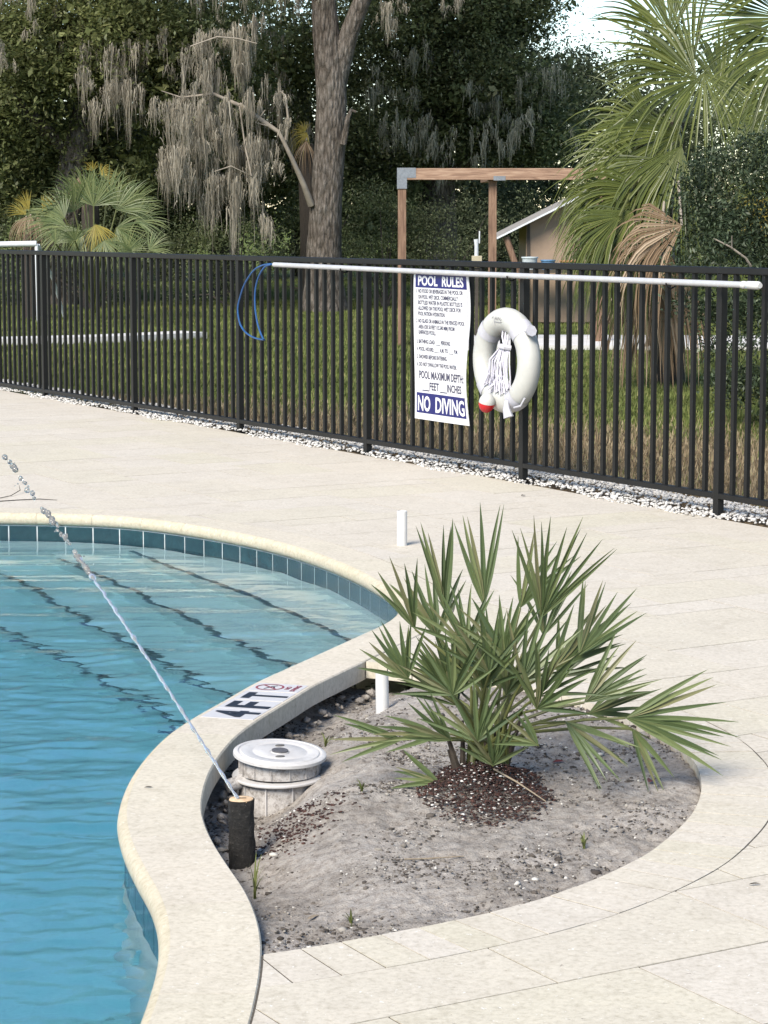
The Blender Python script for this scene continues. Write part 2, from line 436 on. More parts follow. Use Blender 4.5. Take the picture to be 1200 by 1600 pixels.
# bark
m, t = newmat('oak_bark', (0.2,0.17,0.14), 0.95, 0.15)
mp = t.n('ShaderNodeMapping'); mp.inputs['Scale'].default_value = (1,1,0.28); t.l(t.pos(), mp.inputs[0])
v = t.n('ShaderNodeTexVoronoi'); v.inputs['Scale'].default_value = 22; t.l(mp.outputs[0], v.inputs['Vector'])
a = t.noise(1.3, 6, 0.7, t.pos()); b = t.noise(24, 5, 0.75, mp.outputs[0])
cc = t.ramp(a.outputs[0], [(0.3,(0.1170,0.0976,0.0823)),(0.5,(0.1755,0.1536,0.1344)),(0.72,(0.2340,0.2160,0.1949))])
cc = t.mix(1.0, cc, t.ramp(b.outputs[0], [(0.3,(0.55,0.54,0.52)),(0.7,(1.15,1.15,1.15))]), 'MULTIPLY')
cc = t.mix(1.0, cc, t.ramp(v.outputs['Distance'], [(0.15,(1.12,1.12,1.12)),(0.45,(0.92,0.91,0.90)),(0.7,(0.60,0.58,0.55))]), 'MULTIPLY')
t.col(cc); t.bump(t.math('ADD', t.math('MULTIPLY', v.outputs['Distance'], -1.0), b.outputs[0]), 1.0, 0.06)
M['bark'] = m
M['dead_wood'] = plain('dead_wood', (0.3060,0.2635,0.2125), 0.85, 0.25, 9)
M['dark_bark'] = plain('dark_bark', (0.075,0.062,0.05), 0.95, 0.3, 7)
m, t = newmat('log_bark', (0.02,0.018,0.016), 0.8, 0.4)
a = t.noise(70, 6, 0.8, t.pos())
t.col(t.ramp(a.outputs[0], [(0.35,(0.006,0.006,0.006)),(0.58,(0.022,0.02,0.018)),(0.68,(0.10,0.095,0.09)),(0.74,(0.34,0.33,0.31))])); t.bump(a.outputs[0], 1.0, 0.012)
M['log_bark'] = m
m, t = newmat('cut_wood', (0.52,0.36,0.22), 0.7, 0.3)
wv = t.n('ShaderNodeTexNoise'); wv.inputs['Scale'].default_value = 50; t.l(t.pos(), wv.inputs[0])
t.col(t.ramp(wv.outputs[0], [(0.3,(0.42,0.27,0.15)),(0.7,(0.62,0.47,0.31))]))
M['cut_wood'] = m
m, t = newmat('treated_timber', (0.3,0.17,0.1), 0.75, 0.3)
mp = t.n('ShaderNodeMapping'); mp.inputs['Scale'].default_value = (0.7,6,9); t.l(t.n('ShaderNodeTexCoord').outputs['Object'], mp.inputs[0])
g = t.noise(5, 6, 0.65, mp.outputs[0], 0.8)
t.col(t.ramp(g.outputs[0], [(0.28,(0.14,0.082,0.055)),(0.48,(0.27,0.168,0.115)),(0.68,(0.40,0.275,0.195))]))
t.bump(g.outputs[0], 0.3, 0.004)
M['timber'] = m
m, t = newmat('treated_post', (0.3,0.17,0.1), 0.75, 0.3)
mp = t.n('ShaderNodeMapping'); mp.inputs['Scale'].default_value = (9,9,0.7); t.l(t.n('ShaderNodeTexCoord').outputs['Object'], mp.inputs[0])
g = t.noise(5, 6, 0.65, mp.outputs[0], 0.8)
t.col(t.ramp(g.outputs[0], [(0.28,(0.095,0.055,0.037)),(0.5,(0.175,0.105,0.07)),(0.7,(0.27,0.175,0.12))]))
M['timber_post'] = m
m, t = newmat('lawn_ground', (0.07,0.09,0.02), 0.95, 0.1)
p = t.pos(); a = t.noise(0.55, 5, 0.6, p); b = t.noise(22, 5, 0.75, p)
sx = t.n('ShaderNodeSeparateXYZ'); t.l(p, sx.inputs[0])
# the mown lawn begins a few metres beyond the fence; nearer the ground is dry thatch
along = t.math('ADD', t.math('MULTIPLY', sx.outputs[0], 0.70), sx.outputs[1])
edge = t.math('ADD', along, t.math('MULTIPLY', a.outputs[0], 2.4))
gcol = t.ramp(b.outputs[0], [(0.3,(0.06,0.082,0.018)),(0.7,(0.14,0.17,0.042))])
dcol = t.ramp(b.outputs[0], [(0.3,(0.09,0.062,0.036)),(0.7,(0.20,0.15,0.09))])
fac = t.n('ShaderNodeMapRange'); fac.inputs[1].default_value = 18.6; fac.inputs[2].default_value = 20.2; t.l(edge, fac.inputs[0])
t.col(t.mix(fac.outputs[0], dcol, gcol)); t.bump(b.outputs[0], 0.8, 0.05)
M['ground'] = m
m, t = newmat('lid_plastic', (0.6,0.59,0.58), 0.5, 0.4)
a = t.noise(45, 6, 0.75, t.pos()); b = t.noise(5, 4, 0.6, t.pos())
t.col(t.mix(t.ramp(a.outputs[0], [(0.5,(0,0,0)),(0.75,(0.5,0.5,0.5))]), t.ramp(b.outputs[0], [(0.3,(0.42,0.405,0.395)),(0.7,(0.56,0.55,0.54))]), (0.30,0.28,0.265)))
M['lid'] = m
m, t = newmat('dirty_plastic', (0.4,0.38,0.36), 0.85, 0.3)
a = t.noise(60, 6, 0.8, t.pos()); b = t.noise(9, 4, 0.6, t.pos())
t.col(t.mix(t.ramp(a.outputs[0], [(0.45,(0,0,0)),(0.62,(0.85,0.85,0.85))]), t.ramp(b.outputs[0], [(0.3,(0.36,0.34,0.32)),(0.7,(0.52,0.50,0.485))]), (0.17,0.15,0.135)))
t.bump(a.outputs[0], 0.6, 0.004)
M['dirty'] = m

# ------------------------------------------------------------------ layout curves (metres; camera stands at the origin)
POOL = [(-2.417,12.32),(-2.002,12.262),(-1.666,12.215),(-1.321,12.09),(-0.963,11.78),(-0.619,11.35),(-0.356,10.877),(-0.141,10.329),(0.0,9.832),
        (0.052,9.55),(0.055,9.30),(0.010,9.04),(-0.096,8.747),(-0.272,8.290),(-0.356,8.075),(-0.445,7.84),(-0.522,7.579),(-0.604,7.304),(-0.662,7.057),(-0.697,6.801),
        (-0.714,6.563),(-0.716,6.34),(-0.706,6.131),(-0.683,5.95),(-0.645,5.752),(-0.594,5.54),(-0.542,5.335),(-0.507,5.145),(-0.488,4.976),
        (-0.481,4.823),(-0.480,4.659),(-0.485,4.468),(-0.50,4.25),(-0.55,3.9),(-0.72,3.4),(-1.1,2.9)]
FAR_LEFT = [(-7.5,2.9),(-8.6,5.0),(-8.2,9.0),(-6.8,11.6),(-4.6,12.45)]
pool_c = smooth_curve(POOL + FAR_LEFT, 0.0508, closed=True)   # runs clockwise seen from above
if area2(pool_c) > 0: pool_c.reverse()
COPW = 0.222
# clockwise: left normal points outward
cop_out = offset_curve(pool_c, COPW, True)
cop_core = offset_curve(pool_c, 0.030, True)

BED = [(-0.36,4.862),(-0.238,4.915),(-0.138,4.966),(0.0,5.044),(0.143,5.138),(0.292,5.250),(0.452,5.415),(0.629,5.664),(0.735,5.885),(0.824,6.131),(0.880,6.413),(0.893,6.70),(0.851,7.013),
       (0.716,7.40),(0.46,7.79),(0.20,8.04),(0.0,8.17),(-0.15,8.245)]
bed_c = smooth_curve(BED, 0.05)
bor_c = offset_curve(bed_c, -0.205)
if not (bor_c[len(bor_c)//2].x > 1.0): bor_c = offset_curve(bed_c, 0.205)
bed_poly = bed_c + [Vector((-0.30,8.0)), Vector((-0.6,7.0)), Vector((-0.62,6.2)), Vector((-0.40,5.2)), Vector((-0.37,4.87))]
hole_bed = bor_c + [Vector((-0.35,8.3)), Vector((-0.6,7.0)), Vector((-0.62,6.2)), Vector((-0.46,5.2)), Vector((-0.47,4.80))]
cop_gap = offset_curve(pool_c, COPW + 0.004, True)

F_O = Vector((1.7307, 12.1645)); F_U = Vector((-0.5063, 0.8624)); F_N = Vector((-0.8624, -0.5063))
def fs(s, t, z=0.0):
    p = F_O + F_U*s + F_N*t
    return Vector((p.x, p.y, z))
F_ROT = math.atan2(-F_U.y, -F_U.x)      # local +X runs along the fence to the right, local +Y away from the pool

# ------------------------------------------------------------------ ground
def quad_sheet(name, x0, x1, y0, y1, z, mat, nx=1, ny=1, label=None):
    mb = MB()
    vs = [(x0+(x1-x0)*i/nx, y0+(y1-y0)*j/ny, z) for j in range(ny+1) for i in range(nx+1)]
    mb.add(vs, [(j*(nx+1)+i, j*(nx+1)+i+1, (j+1)*(nx+1)+i+1, (j+1)*(nx+1)+i) for j in range(ny) for i in range(nx)])
    o = mb.build(name, mat); tag(o, label, kind='structure'); return o

# lawn with a hole where the pool terrace lies
tl = [fs(16, 0.08), fs(-14, 0.08), fs(-14, 18), fs(16, 18)]
v, tr = clip_tris([Vector((-700,-300)), Vector((700,-300)), Vector((700,1200)), Vector((-700,1200))], [[Vector((p.x,p.y)) for p in tl]])
mb = MB(); mb.add([(p.x,p.y,-0.02) for p in v], tr)
o = mb.build('lawn', M['ground']); tag(o, 'mown lawn with a dry brown strip beyond the black fence', kind='structure')
# terrace bed under the pavers
sg_ = 0.006 if (offset_curve(bed_c, 0.01)[len(bed_c)//2].x > bed_c[len(bed_c)//2].x) else -0.006
sand_hole = offset_curve(bed_c, sg_) + bed_poly[len(bed_c):]
v, tr = clip_tris([Vector((p.x,p.y)) for p in tl], [[p for p in cop_core], sand_hole])
deck = bpy.data.objects.new('pool_deck', None); C.objects.link(deck)
tag(deck, 'pale shell stone paver deck around the pool', kind='structure')
mb = MB(); mb.add([(p.x,p.y,-0.0017) for p in v], tr)
o = mb.build('joint_sand', M['joint_sand'], deck)

# pavers: random ashlar on an 8 inch grid, aligned with the fence
G = 0.2035; GAP = 0.0025
NS, NTt = 130, 50
S0, T0 = -9.8, 0.07
grid = np.zeros((NS, NTt), dtype=bool)
rp = random.Random(5)
SIZES = [(3,3),(3,2),(2,3),(2,2),(3,2),(2,3),(2,1),(1,2),(4,2),(2,4)]
pavers = []
for j in range(NTt):
    for i in range(NS):
        if grid[i,j]: continue
        opts = SIZES[:]; rp.shuffle(opts); opts += [(1,1)]
        for a, b in opts:
            if i+a <= NS and j+b <= NTt and not grid[i:i+a, j:j+b].any():
                grid[i:i+a, j:j+b] = True; pavers.append((i, j, a, b)); break
def in_view(p, mrg=0.0):
    x, y = p.x, p.y
    if y < 3.8: return False
    d = y*0.9918 + (CAM_H)*0.1276
    return abs(x)/d < 0.1622 + 0.012 + mrg and y > 4.25
near = []
pool_l = [(p.x,p.y) for p in cop_gap]; bed_l = [(p.x,p.y) for p in hole_bed]
for (i,j,a,b) in pavers:
    s0, t0, s1, t1 = S0+i*G, T0+j*G, S0+(i+a)*G, T0+(j+b)*G
    cs = [fs(s,t) for s,t in ((s0+GAP,t0+GAP),(s0+GAP,t1-GAP),(s1-GAP,t1-GAP),(s1-GAP,t0+GAP))]
    c = [Vector((p.x,p.y)) for p in cs]
    if area2(c) < 0: c.reverse()
    mid = (c[0]+c[2])/2
    if abs(mid.x) > 14 or mid.y < -1 or mid.y > 28: continue
    ins = 0; tot = 0
    for u in range(8):
        for w_ in range(8):
            q = c[0].lerp(c[1], u/7).lerp(c[3].lerp(c[2], u/7), w_/7); tot += 1
            if inside(q, pool_l) or inside(q, bed_l): ins += 1
    if ins == tot: continue
    vis = any(in_view(q) for q in c + [mid])
    near.append((mid.length if vis else 1e6 + mid.length, c, ins))
near.sort(key=lambda q: q[0])
rest = MB(); nv = 0
for d, c, ins in near:
    dz = rp.uniform(-0.0008, 0.0008)
    mb = rest if (d > 1e5 or nv >= 300) else MB()
    if ins == 0:
        c2 = [q.lerp((c[0]+c[2])/2, 0.0) for q in c]
        ctr = (c[0]+c[2])/2; ch = 0.00005
        inner = [q + (ctr-q).normalized()*ch*1.4 for q in c]
        vs = [(q.x,q.y,-0.03) for q in c] + [(q.x,q.y,-ch+dz) for q in c] + [(q.x,q.y,dz) for q in inner]
        fc = [(8,9,10,11)]
        for k in range(4):
            k2 = (k+1)%4; fc += [(k,k2,k2+4,k+4),(k+4,k2+4,k2+8,k+8)]
        mb.add(vs, fc)
    else:
        vv, tt = clip_tris(c, [[Vector(p) for p in pool_l], [Vector(p) for p in bed_l]])
        slab(vv, tt, -0.03, dz, mb)
    if mb is not rest and mb.f:
        mb.build('paver', M['paver'], deck); nv += 1
tag(rest.build('paver', M['paver'], deck), kind='stuff')

# soldier course of bricks round the planting bed
L = 0.0; prev = bed_c[0]; nb = 0
inner = smooth_curve([(p.x,p.y) for p in bed_c], 0.0165); outer = offset_curve(inner, -0.200)
if not (outer[len(outer)//2].x > 1.0): outer = offset_curve(inner, 0.200)
STEP = 6
for k in range(0, len(inner)-STEP, STEP):
    a = inner[k:k+STEP+1]; b = outer[k:k+STEP+1]
    if inside((b[3].x,b[3].y), [(p.x,p.y) for p in cop_gap]): continue
    ring = []
    g = 0.0020
    ta = (a[1]-a[0]).normalized()*g; tb = (a[-1]-a[-2]).normalized()*g
    aa = [a[0]+ta] + a[1:-1] + [a[-1]-tb]; bb = [b[0]+ta] + b[1:-1] + [b[-1]-tb]
    poly = aa + bb[::-1]
    if area2(poly) < 0: poly.reverse()
    mb = MB()
    vv, tt = clip_tris(poly, [[Vector(p) for p in pool_l]])
    dz = rp.uniform(-0.001, 0.001)
    slab(vv, tt, -0.06, dz, mb)
    if mb.f: mb.build('brick', M['paver'], deck); nb += 1

# gravel strip under the fence
def pebble(r, rnd, sub=0):
    bm = bmesh.new(); bmesh.ops.create_icosphere(bm, subdivisions=1, radius=1.0)
    vs = np.array([q.co[:] for q in bm.verts]); fc = np.array([[q.index for q in f.verts] for f in bm.faces]); bm.free()
    return vs, fc
ico_v, ico_f = pebble(1, 0)
def scatter_stones(pos, size, rng, flat=0.65, jitter=0.3):
    n = len(pos); k = len(ico_v)
    V = np.repeat(ico_v[None], n, 0) * (1 + rng.uniform(-jitter, jitter, (n, k, 1)))
    sc = size[:,None] * np.stack([rng.uniform(0.75,1.35,n), rng.uniform(0.75,1.2,n), rng.uniform(flat*0.8,flat*1.2,n)], 1)
    V = V * sc[:,None,:]
    a = rng.uniform(0, 2*np.pi, n); ca, sa = np.cos(a)[:,None], np.sin(a)[:,None]
    x = V[:,:,0]*ca - V[:,:,1]*sa; y = V[:,:,0]*sa + V[:,:,1]*ca
    V = np.stack([x,y,V[:,:,2]],2) + pos[:,None,:]
    Fc = (ico_f[None] + (np.arange(n)*k)[:,None,None]).reshape(-1,3)
    return V.reshape(-1,3), Fc
n = 15500
s_ = RNG.uniform(-4.5, 12.5, n); e = 0.075 + 0.035*np.sin(s_*3.1) + 0.03*np.sin(s_*7.7+1)
t_ = RNG.uniform(-0.42, 1, n)**1; t_ = np.where(t_ > 0.09, RNG.uniform(-0.42, 0.09, n), t_) + e - 0.09 + 0.02
hump = 0.022*np.exp(-((t_+0.14)/0.17)**2)
P_ = np.stack([F_O.x + F_U.x*s_ + F_N.x*t_, F_O.y + F_U.y*s_ + F_N.y*t_, hump + RNG.uniform(-0.006,0.006,n)], 1)
vv, ff = scatter_stones(P_, RNG.uniform(0.005, 0.0135, n), RNG)
o = link('gravel', np_mesh('gravel', vv, ff), M['gravel']); tag(o, 'white limestone gravel strip heaped along the foot of the fence', 'gravel', kind='stuff')

# ------------------------------------------------------------------ pool
ZW = -0.134
pool = bpy.data.objects.new('pool', None); C.objects.link(pool)
tag(pool, 'free form swimming pool with cream coping and underwater steps', kind='structure')
n = len(pool_c)
# coping stones
prof = [(0.0,0.0)]  # (distance from edge outward, z, mat)
NOSE = [(0.028,-0.064),(0.010,-0.060),(0.001,-0.047),(-0.002,-0.032),(0.001,-0.017),(0.009,-0.006),(0.024,0.0)]
TOPZ = 0.0015
nrm = []
for i in range(n):
    t_v = (pool_c[(i+1)%n] - pool_c[(i-1)%n]).normalized(); nrm.append(Vector((-t_v.y, t_v.x)))
COPN = 6
for k in range(0, n, COPN):
    idx = [(k+q) % n for q in range(COPN+1)]
    if k + COPN >= n: idx = [(q % n) for q in range(k, n)] + [0]
    vis = any(-5 < pool_c[q].x < 1 and pool_c[q].y > 3.2 for q in idx)
    mb = MB(); rows = []
    full = NOSE + [(COPW-0.004, TOPZ), (COPW, -0.003), (COPW, -0.066)]
    m_ = len(full)
    for r_, q in enumerate(idx):
        sh = 0.0
        p0 = pool_c[q].copy()
        tv = Vector((nrm[q].y, -nrm[q].x))
        if r_ == 0: p0 = p0 + tv*0.0008
        if r_ == len(idx)-1: p0 = p0 - tv*0.0008
        rows += [((p0 + nrm[q]*d).x, (p0 + nrm[q]*d).y, z + (TOPZ if d < COPW-0.01 and z > -0.001 else 0)) for d, z in full]
    fc = []; mi = []
    for r_ in range(len(idx)-1):
        for c_ in range(m_):
            c2 = (c_+1) % m_
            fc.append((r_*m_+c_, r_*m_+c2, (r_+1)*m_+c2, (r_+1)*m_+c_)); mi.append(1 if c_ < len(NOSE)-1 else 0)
    nr_ = len(rows); rows += rows[:m_] + rows[(len(idx)-1)*m_:len(idx)*m_]
    fc.append(tuple(nr_+q for q in range(m_-1,-1,-1))); mi.append(0)
    fc.append(tuple(nr_+m_+q for q in range(m_))); mi.append(0)
    mb.add(rows, fc); mb.m = mi
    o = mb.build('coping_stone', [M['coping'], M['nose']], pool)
    bmx = bmesh.new(); bmx.from_mesh(o.data); bmesh.ops.recalc_face_normals(bmx, faces=bmx.faces); bmx.to_mesh(o.data); bmx.free()
    for pl in o.data.polygons:
        if pl.material_index == 1: pl.use_smooth = True
# coping underside mortar bed, waterline tiles, wall
wall = offset_curve(pool_c, 0.0172, True)
mb = MB(); zz = [-0.062, -0.225]
mb.add([(p.x,p.y,z) for z in zz for p in wall], [(i, (i+1)%n, n+(i+1)%n, n+i) for i in range(n)])
mb.build('grout_bed', M['grout'], pool)
mb = MB(); zz = [-0.22, -1.5]
wall2 = offset_curve(pool_c, 0.018, True)
mb.add([(p.x,p.y,z) for z in zz for p in wall2], [(i, (i+1)%n, n+(i+1)%n, n+i) for i in range(n)])
mb.build('pool_wall', M['plaster'], pool)
TN = 3
ntile = 0
for k in range(0, n, TN):
    idx = [q % n for q in range(k, min(k+TN, n)+1)]
    if not any(pool_c[q].x > -5.5 and pool_c[q].y > 3.2 for q in idx): continue
    mb = MB(); rows = []
    ins = [pool_c[q] + nrm[q]*0.016 for q in idx]; back = [pool_c[q] + nrm[q]*0.024 for q in idx]
    e0 = (ins[1]-ins[0]).normalized()*0.0030; e1 = (ins[-1]-ins[-2]).normalized()*0.0030
    ins[0] = ins[0]+e0; ins[-1] = ins[-1]-e1; back[0] = back[0]+e0; back[-1] = back[-1]-e1
    z0, z1 = -0.215, -0.0665; c = len(ins)
    vs = [(p.x,p.y,z0) for p in ins] + [(p.x,p.y,z1) for p in ins] + [(p.x,p.y,z0) for p in back] + [(p.x,p.y,z1) for p in back]
    fc = []
    for q in range(c-1):
        fc += [(q,q+1,c+q+1,c+q), (c+q,c+q+1,3*c+q+1,3*c+q), (q,2*c+q,2*c+q+1,q+1)]
    fc += [(0,c,3*c,2*c),(c-1,3*c-1,4*c-1,2*c-1)]
    mb.add(vs, fc); mb.build('waterline_tile', M['tile'], pool); ntile += 1
# floor and steps (each step reaches under the far deck; only the part inside the wall shows)
mb = MB(); mb.add([(-9.5,2,-1.36),(1.2,2,-1.36),(1.2,13.5,-1.36),(-9.5,13.5,-1.36)], [(0,1,2,3)])
mb.build('pool_floor', M['plaster'], pool)
STEPS = [(0.22, [(-1.55,12.62),(-1.366,12.204),(-1.115,11.657),(-0.854,11.156),(-0.581,10.609),(-0.36,10.112),(-0.172,9.661),(0.06,9.10),(0.30,8.5)]),
         (0.47, [(-2.2,13.1),(-1.833,12.432),(-1.565,11.87),(-1.22,11.148),(-0.848,10.307),(-0.415,9.40),(-0.10,8.75),(0.2,8.1)]),
         (0.72, [(-2.7,13.3),(-1.990,11.95),(-1.674,11.328),(-1.422,10.76),(-1.124,10.10),(-0.864,9.56),(-0.636,9.11),(-0.2,8.2),(0.1,7.6)]),
         (0.97, [(-3.1,13.3),(-2.25,11.65),(-1.764,10.72),(-1.512,10.25),(-1.282,9.84),(-1.071,9.44),(-0.868,9.04),(-0.5,8.2),(-0.1,7.4)])]
for h, line in STEPS:
    c = smooth_curve(line, 0.12); z = ZW - h
    right = [Vector((2.2, c[-1].y)), Vector((2.2, 14.0)), Vector((c[0].x, 14.0))]
    poly = c + right
    v, tr = clip_tris(poly, [])
    mb = MB(); slab(v, tr, -1.37, z, mb); mb.build('pool_step', M['plaster'], pool)
    # dark nosing tiles, sixteen centimetres long
    for k in range(len(c)-1):
        a, b = c[k], c[k+1]; d = (b-a).normalized(); nn = Vector((d.y, -d.x))
        if nn.x > 0: nn = -nn
        a2, b2 = a + d*0.002, b - d*0.002
        mb = MB()
        vs = [(p.x+nn.x*o_, p.y+nn.y*o_, z_) for p in (a2,b2) for o_, z_ in ((0.006,z-0.016),(0.006,z+0.004),(-0.019,z+0.004),(-0.019,z-0.004))]
        mb.add(vs, [(0,1,5,4),(1,2,6,5),(2,3,7,6),(3,2,1,0),(4,5,6,7)])
        if -3.0 < a.x < 0.2 and inside((a.x,a.y), [(p.x,p.y) for p in pool_c]): mb.build('nosing_tile', M['nosing'], pool)

# water body with real wavelets on top
def wave(x, y):
    z = 0.0
    f = 1.0 - min(1.0, max(0.0, (y-7.5)/3.0))     # choppier near the jets
    for kx, ky, a_, ph in ((1.2,8.0,0.0017,0.3),(-2.4,13.0,0.0014,1.7),(3.5,17.0,0.0009,4.1),(0.8,25.0,0.0007,2.2),(-4.0,36.0,0.0005,3.0)):
        z += a_*math.sin(kx*x + ky*y + ph + 1.7*noise.noise(Vector((x*0.9, y*0.9, ph))))
    z += (0.0030 + 0.003*f)*noise.noise(Vector((x*1.5, y*3.2, 0.0)))
    z += 0.0018*noise.noise(Vector((x*3.0, y*9.5, 15.0))) + (0.15+f)*(-0.0085*abs(noise.noise(Vector((x*4.5 + 0.8*noise.noise(Vector((x*3,y*3,2))), y*8, 5.0)))) - 0.0066*abs(noise.noise(Vector((x*10, y*14, 9.0)))) - 0.0036*abs(noise.noise(Vector((x*19, y*24, 4.0)))))
    for cx, cy, am in ((-0.55,10.55,0.0011),(-0.78,5.35,0.0009),(-1.0,11.2,0.0010)):
        r = math.hypot(x-cx, y-cy)
        if r < 1.2: z += am*math.cos(r*62)*math.exp(-r*4.2)
    return ZW + z
def axis(a, b, fine0, fine1, df, dc):
    xs = [a]
    while xs[-1] < b:
        xs.append(xs[-1] + (df if fine0 < xs[-1] < fine1 else dc))
    return xs
xs = axis(-9.0, 0.5, -3.0, 0.5, 0.02, 0.25); ys = axis(2.2, 13.2, 4.2, 12.7, 0.02, 0.25)
nx, ny = len(xs), len(ys)
V = np.array([(x, y, wave(x, y)) for y in ys for x in xs], dtype=np.float32)
ii, jj = np.meshgrid(np.arange(nx-1), np.arange(ny-1))
b0 = (jj*nx + ii).ravel()
Q = np.stack([b0, b0+1, b0+nx+1, b0+nx], 1)
# keep the cells inside the pool (they run a little way into the wall), then close the body below
poly_w = np.array([(p.x,p.y) for p in offset_curve(pool_c, 0.06, True)])
cx = (V[Q[:,0],0]+V[Q[:,2],0])/2; cy = (V[Q[:,0],1]+V[Q[:,2],1])/2
ins = np.zeros(len(Q), bool); j = len(poly_w)-1
for i in range(len(poly_w)):
    xi, yi = poly_w[i]; xj, yj = poly_w[j]
    if yi != yj:
        c_ = ((yi > cy) != (yj > cy)) & (cx < (xj-xi)*(cy-yi)/(yj-yi)+xi); ins ^= c_
    j = i
Q = Q[ins]
used = np.unique(Q); mp_ = -np.ones(len(V), int); mp_[used] = np.arange(len(used)); V = V[used]; Q = mp_[Q]; nvw = len(V)
Vb = V.copy(); Vb[:,2] = -1.6
edges = {}
for q in Q:
    for k in range(4): edges[(q[k], q[(k+1)%4])] = 1
rim = [(a, b) for (a, b) in edges if (b, a) not in edges]
side = np.array([(a+nvw, b+nvw, b, a) for a, b in rim])
Q2 = np.concatenate([Q, Q[:,::-1]+nvw, side])
o = link('pool_water', np_mesh('pool_water', np.concatenate([V, Vb]), Q2), M['water'], None, True)
tag(o, 'clear blue rippled pool water', kind='structure')

# ------------------------------------------------------------------ planting bed soil
def soil_z(x, y):
    p = Vector((x, y))
    dc = min((p - cop_out[i]).length for i in soil_near)
    k = max(0.0, 1 - dc/0.40); k = k*k*(3-2*k)*min(1.0, max(0.0, (y-4.98)/0.75))
    z = -0.020 - 0.115*k
    z += 0.030*math.exp(-(((x+0.05)**2 + (y-6.25)**2)/0.030))*1.0          # heap beside the canister
    z -= 0.035*math.exp(-(((x+0.36)**2 + (y-6.1)**2)/0.012))
    z -= 0.062*math.exp(-(((x+0.34)**2/0.030 + (y-6.60)**2/0.055)))
    z += 0.028*math.exp(-(((x-0.29)**2/0.035 + (y-6.43)**2/0.085)))
    rg_ = 0.6 + 0.8*max(0.0, noise.noise(Vector((x*2.2, y*2.2, 20))) + 0.35)
    z += 0.016*noise.noise(Vector((x*5, y*5, 3))) + rg_*(0.008*noise.noise(Vector((x*13, y*13, 7))) + 0.009*noise.noise(Vector((x*30, y*30, 1))) + 0.007*noise.noise(Vector((x*70, y*70, 2))))
    # stays below the brick edging
    de = min((p - bed_c[i]).length for i in range(0, len(bed_c), 2))
    lim = -0.014 - 0.02*max(0, 1-de/0.08)
    if de < 0.3: z = min(z, lim + de*0.12)
    if not inside((x,y), bed_l_in): z = min(z, -0.045)
    return z
bed_l_in = [(p.x,p.y) for p in bed_poly]
soil_near = [i for i in range(0, n, 2) if 4.4 < pool_c[i].y < 8.6 and pool_c[i].x > -1]
DS = 0.0105
sxs = np.arange(-0.56, 1.02, DS); sys_ = np.arange(4.80, 8.36, DS)
nxs, nys = len(sxs), len(sys_)
V = np.array([(x, y, soil_z(x, y)) for y in sys_ for x in sxs], dtype=np.float32)
ii, jj = np.meshgrid(np.arange(nxs-1), np.arange(nys-1)); b0 = (jj*nxs+ii).ravel()
Q = np.stack([b0, b0+1, b0+nxs+1, b0+nxs], 1)
wide = [(p.x,p.y) for p in offset_curve(bed_c, -0.1 if outer[10].x == (offset_curve(inner,-0.2))[10].x else 0.1)] + [(-0.205,8.25),(-0.36,7.80),(-0.56,7.0),(-0.56,6.2),(-0.40,5.2),(-0.34,4.80)]
keep = np.array([inside(((V[q[0],0]+V[q[2],0])/2, (V[q[0],1]+V[q[2],1])/2), wide) for q in Q])
o = link('planting_bed', np_mesh('planting_bed', V, Q[keep]), M['soil'], None, True)
tag(o, 'bare grey sandy soil of the planting bed inside the curved edging', kind='structure')
SZ = V[:,2].reshape(nys, nxs)
def sz(x, y):
    i = int(min(max((x+0.56)/DS, 0), nxs-1)); j = int(min(max((y-4.80)/DS, 0), nys-1)); return float(SZ[j,i])
# loose crumbs, shell bits and mulch flecks
pts = []
while len(pts) < 9500:
    x, y = random.uniform(-0.5,0.95), random.uniform(4.85,8.25)
    if not inside((x,y), bed_l_in): continue
    d = noise.noise(Vector((x*4, y*4, 11)))
    if random.random() < 0.30 + 1.2*d: pts.append((x, y, sz(x,y)+0.001))
P_ = np.array(pts); size = RNG.uniform(0.0012, 0.0052, len(P_)) * np.where(RNG.random(len(P_)) < 0.05, 2.2, 1.0)
vv, ff = scatter_stones(P_, size, RNG, 0.6, 0.4)
tag(link('soil_crumbs', np_mesh('soil_crumbs', vv, ff), M['debris']), 'loose dark crumbs and white shell bits strewn over the sandy bed', 'soil crumbs', kind='stuff')
r_ = np.sqrt(RNG.random(9000))*1.0; a_ = RNG.uniform(0, 2*np.pi, 9000)
fall = RNG.random(9000) > r_**2.2
x_ = 0.275 + 0.20*r_*np.cos(a_); y_ = 6.34 + 0.34*r_*np.sin(a_)
h_ = 0.060*(1-r_**1.2)
P_ = np.stack([x_, y_, np.array([sz(a,b) for a,b in zip(x_, y_)]) + h_*RNG.uniform(0.75,1.0,9000)], 1)[fall]
vv, ff = scatter_stones(P_, RNG.uniform(0.0018, 0.0052, len(P_)), RNG, 0.5, 0.45)
tag(link('mulch', np_mesh('mulch', vv, ff), M['mulch']), 'dark brown bark mulch with white specks heaped at the foot of the fan palm', 'mulch', kind='stuff')
x_ = RNG.normal(-0.24, 0.06, 1100); y_ = RNG.normal(6.18, 0.08, 1100); okk = np.array([inside((a,b), bed_l_in) for a,b in zip(x_,y_)])
P_ = np.stack([x_, y_, np.array([sz(a,b) for a,b in zip(x_, y_)])+0.002], 1)[okk]
vv, ff = scatter_stones(P_, RNG.uniform(0.002, 0.006, len(P_)), RNG, 0.5, 0.45)
tag(link('mulch', np_mesh('mulch', vv, ff), M['mulch']), 'scattered mulch with white specks beside the white canister', 'mulch', kind='stuff')
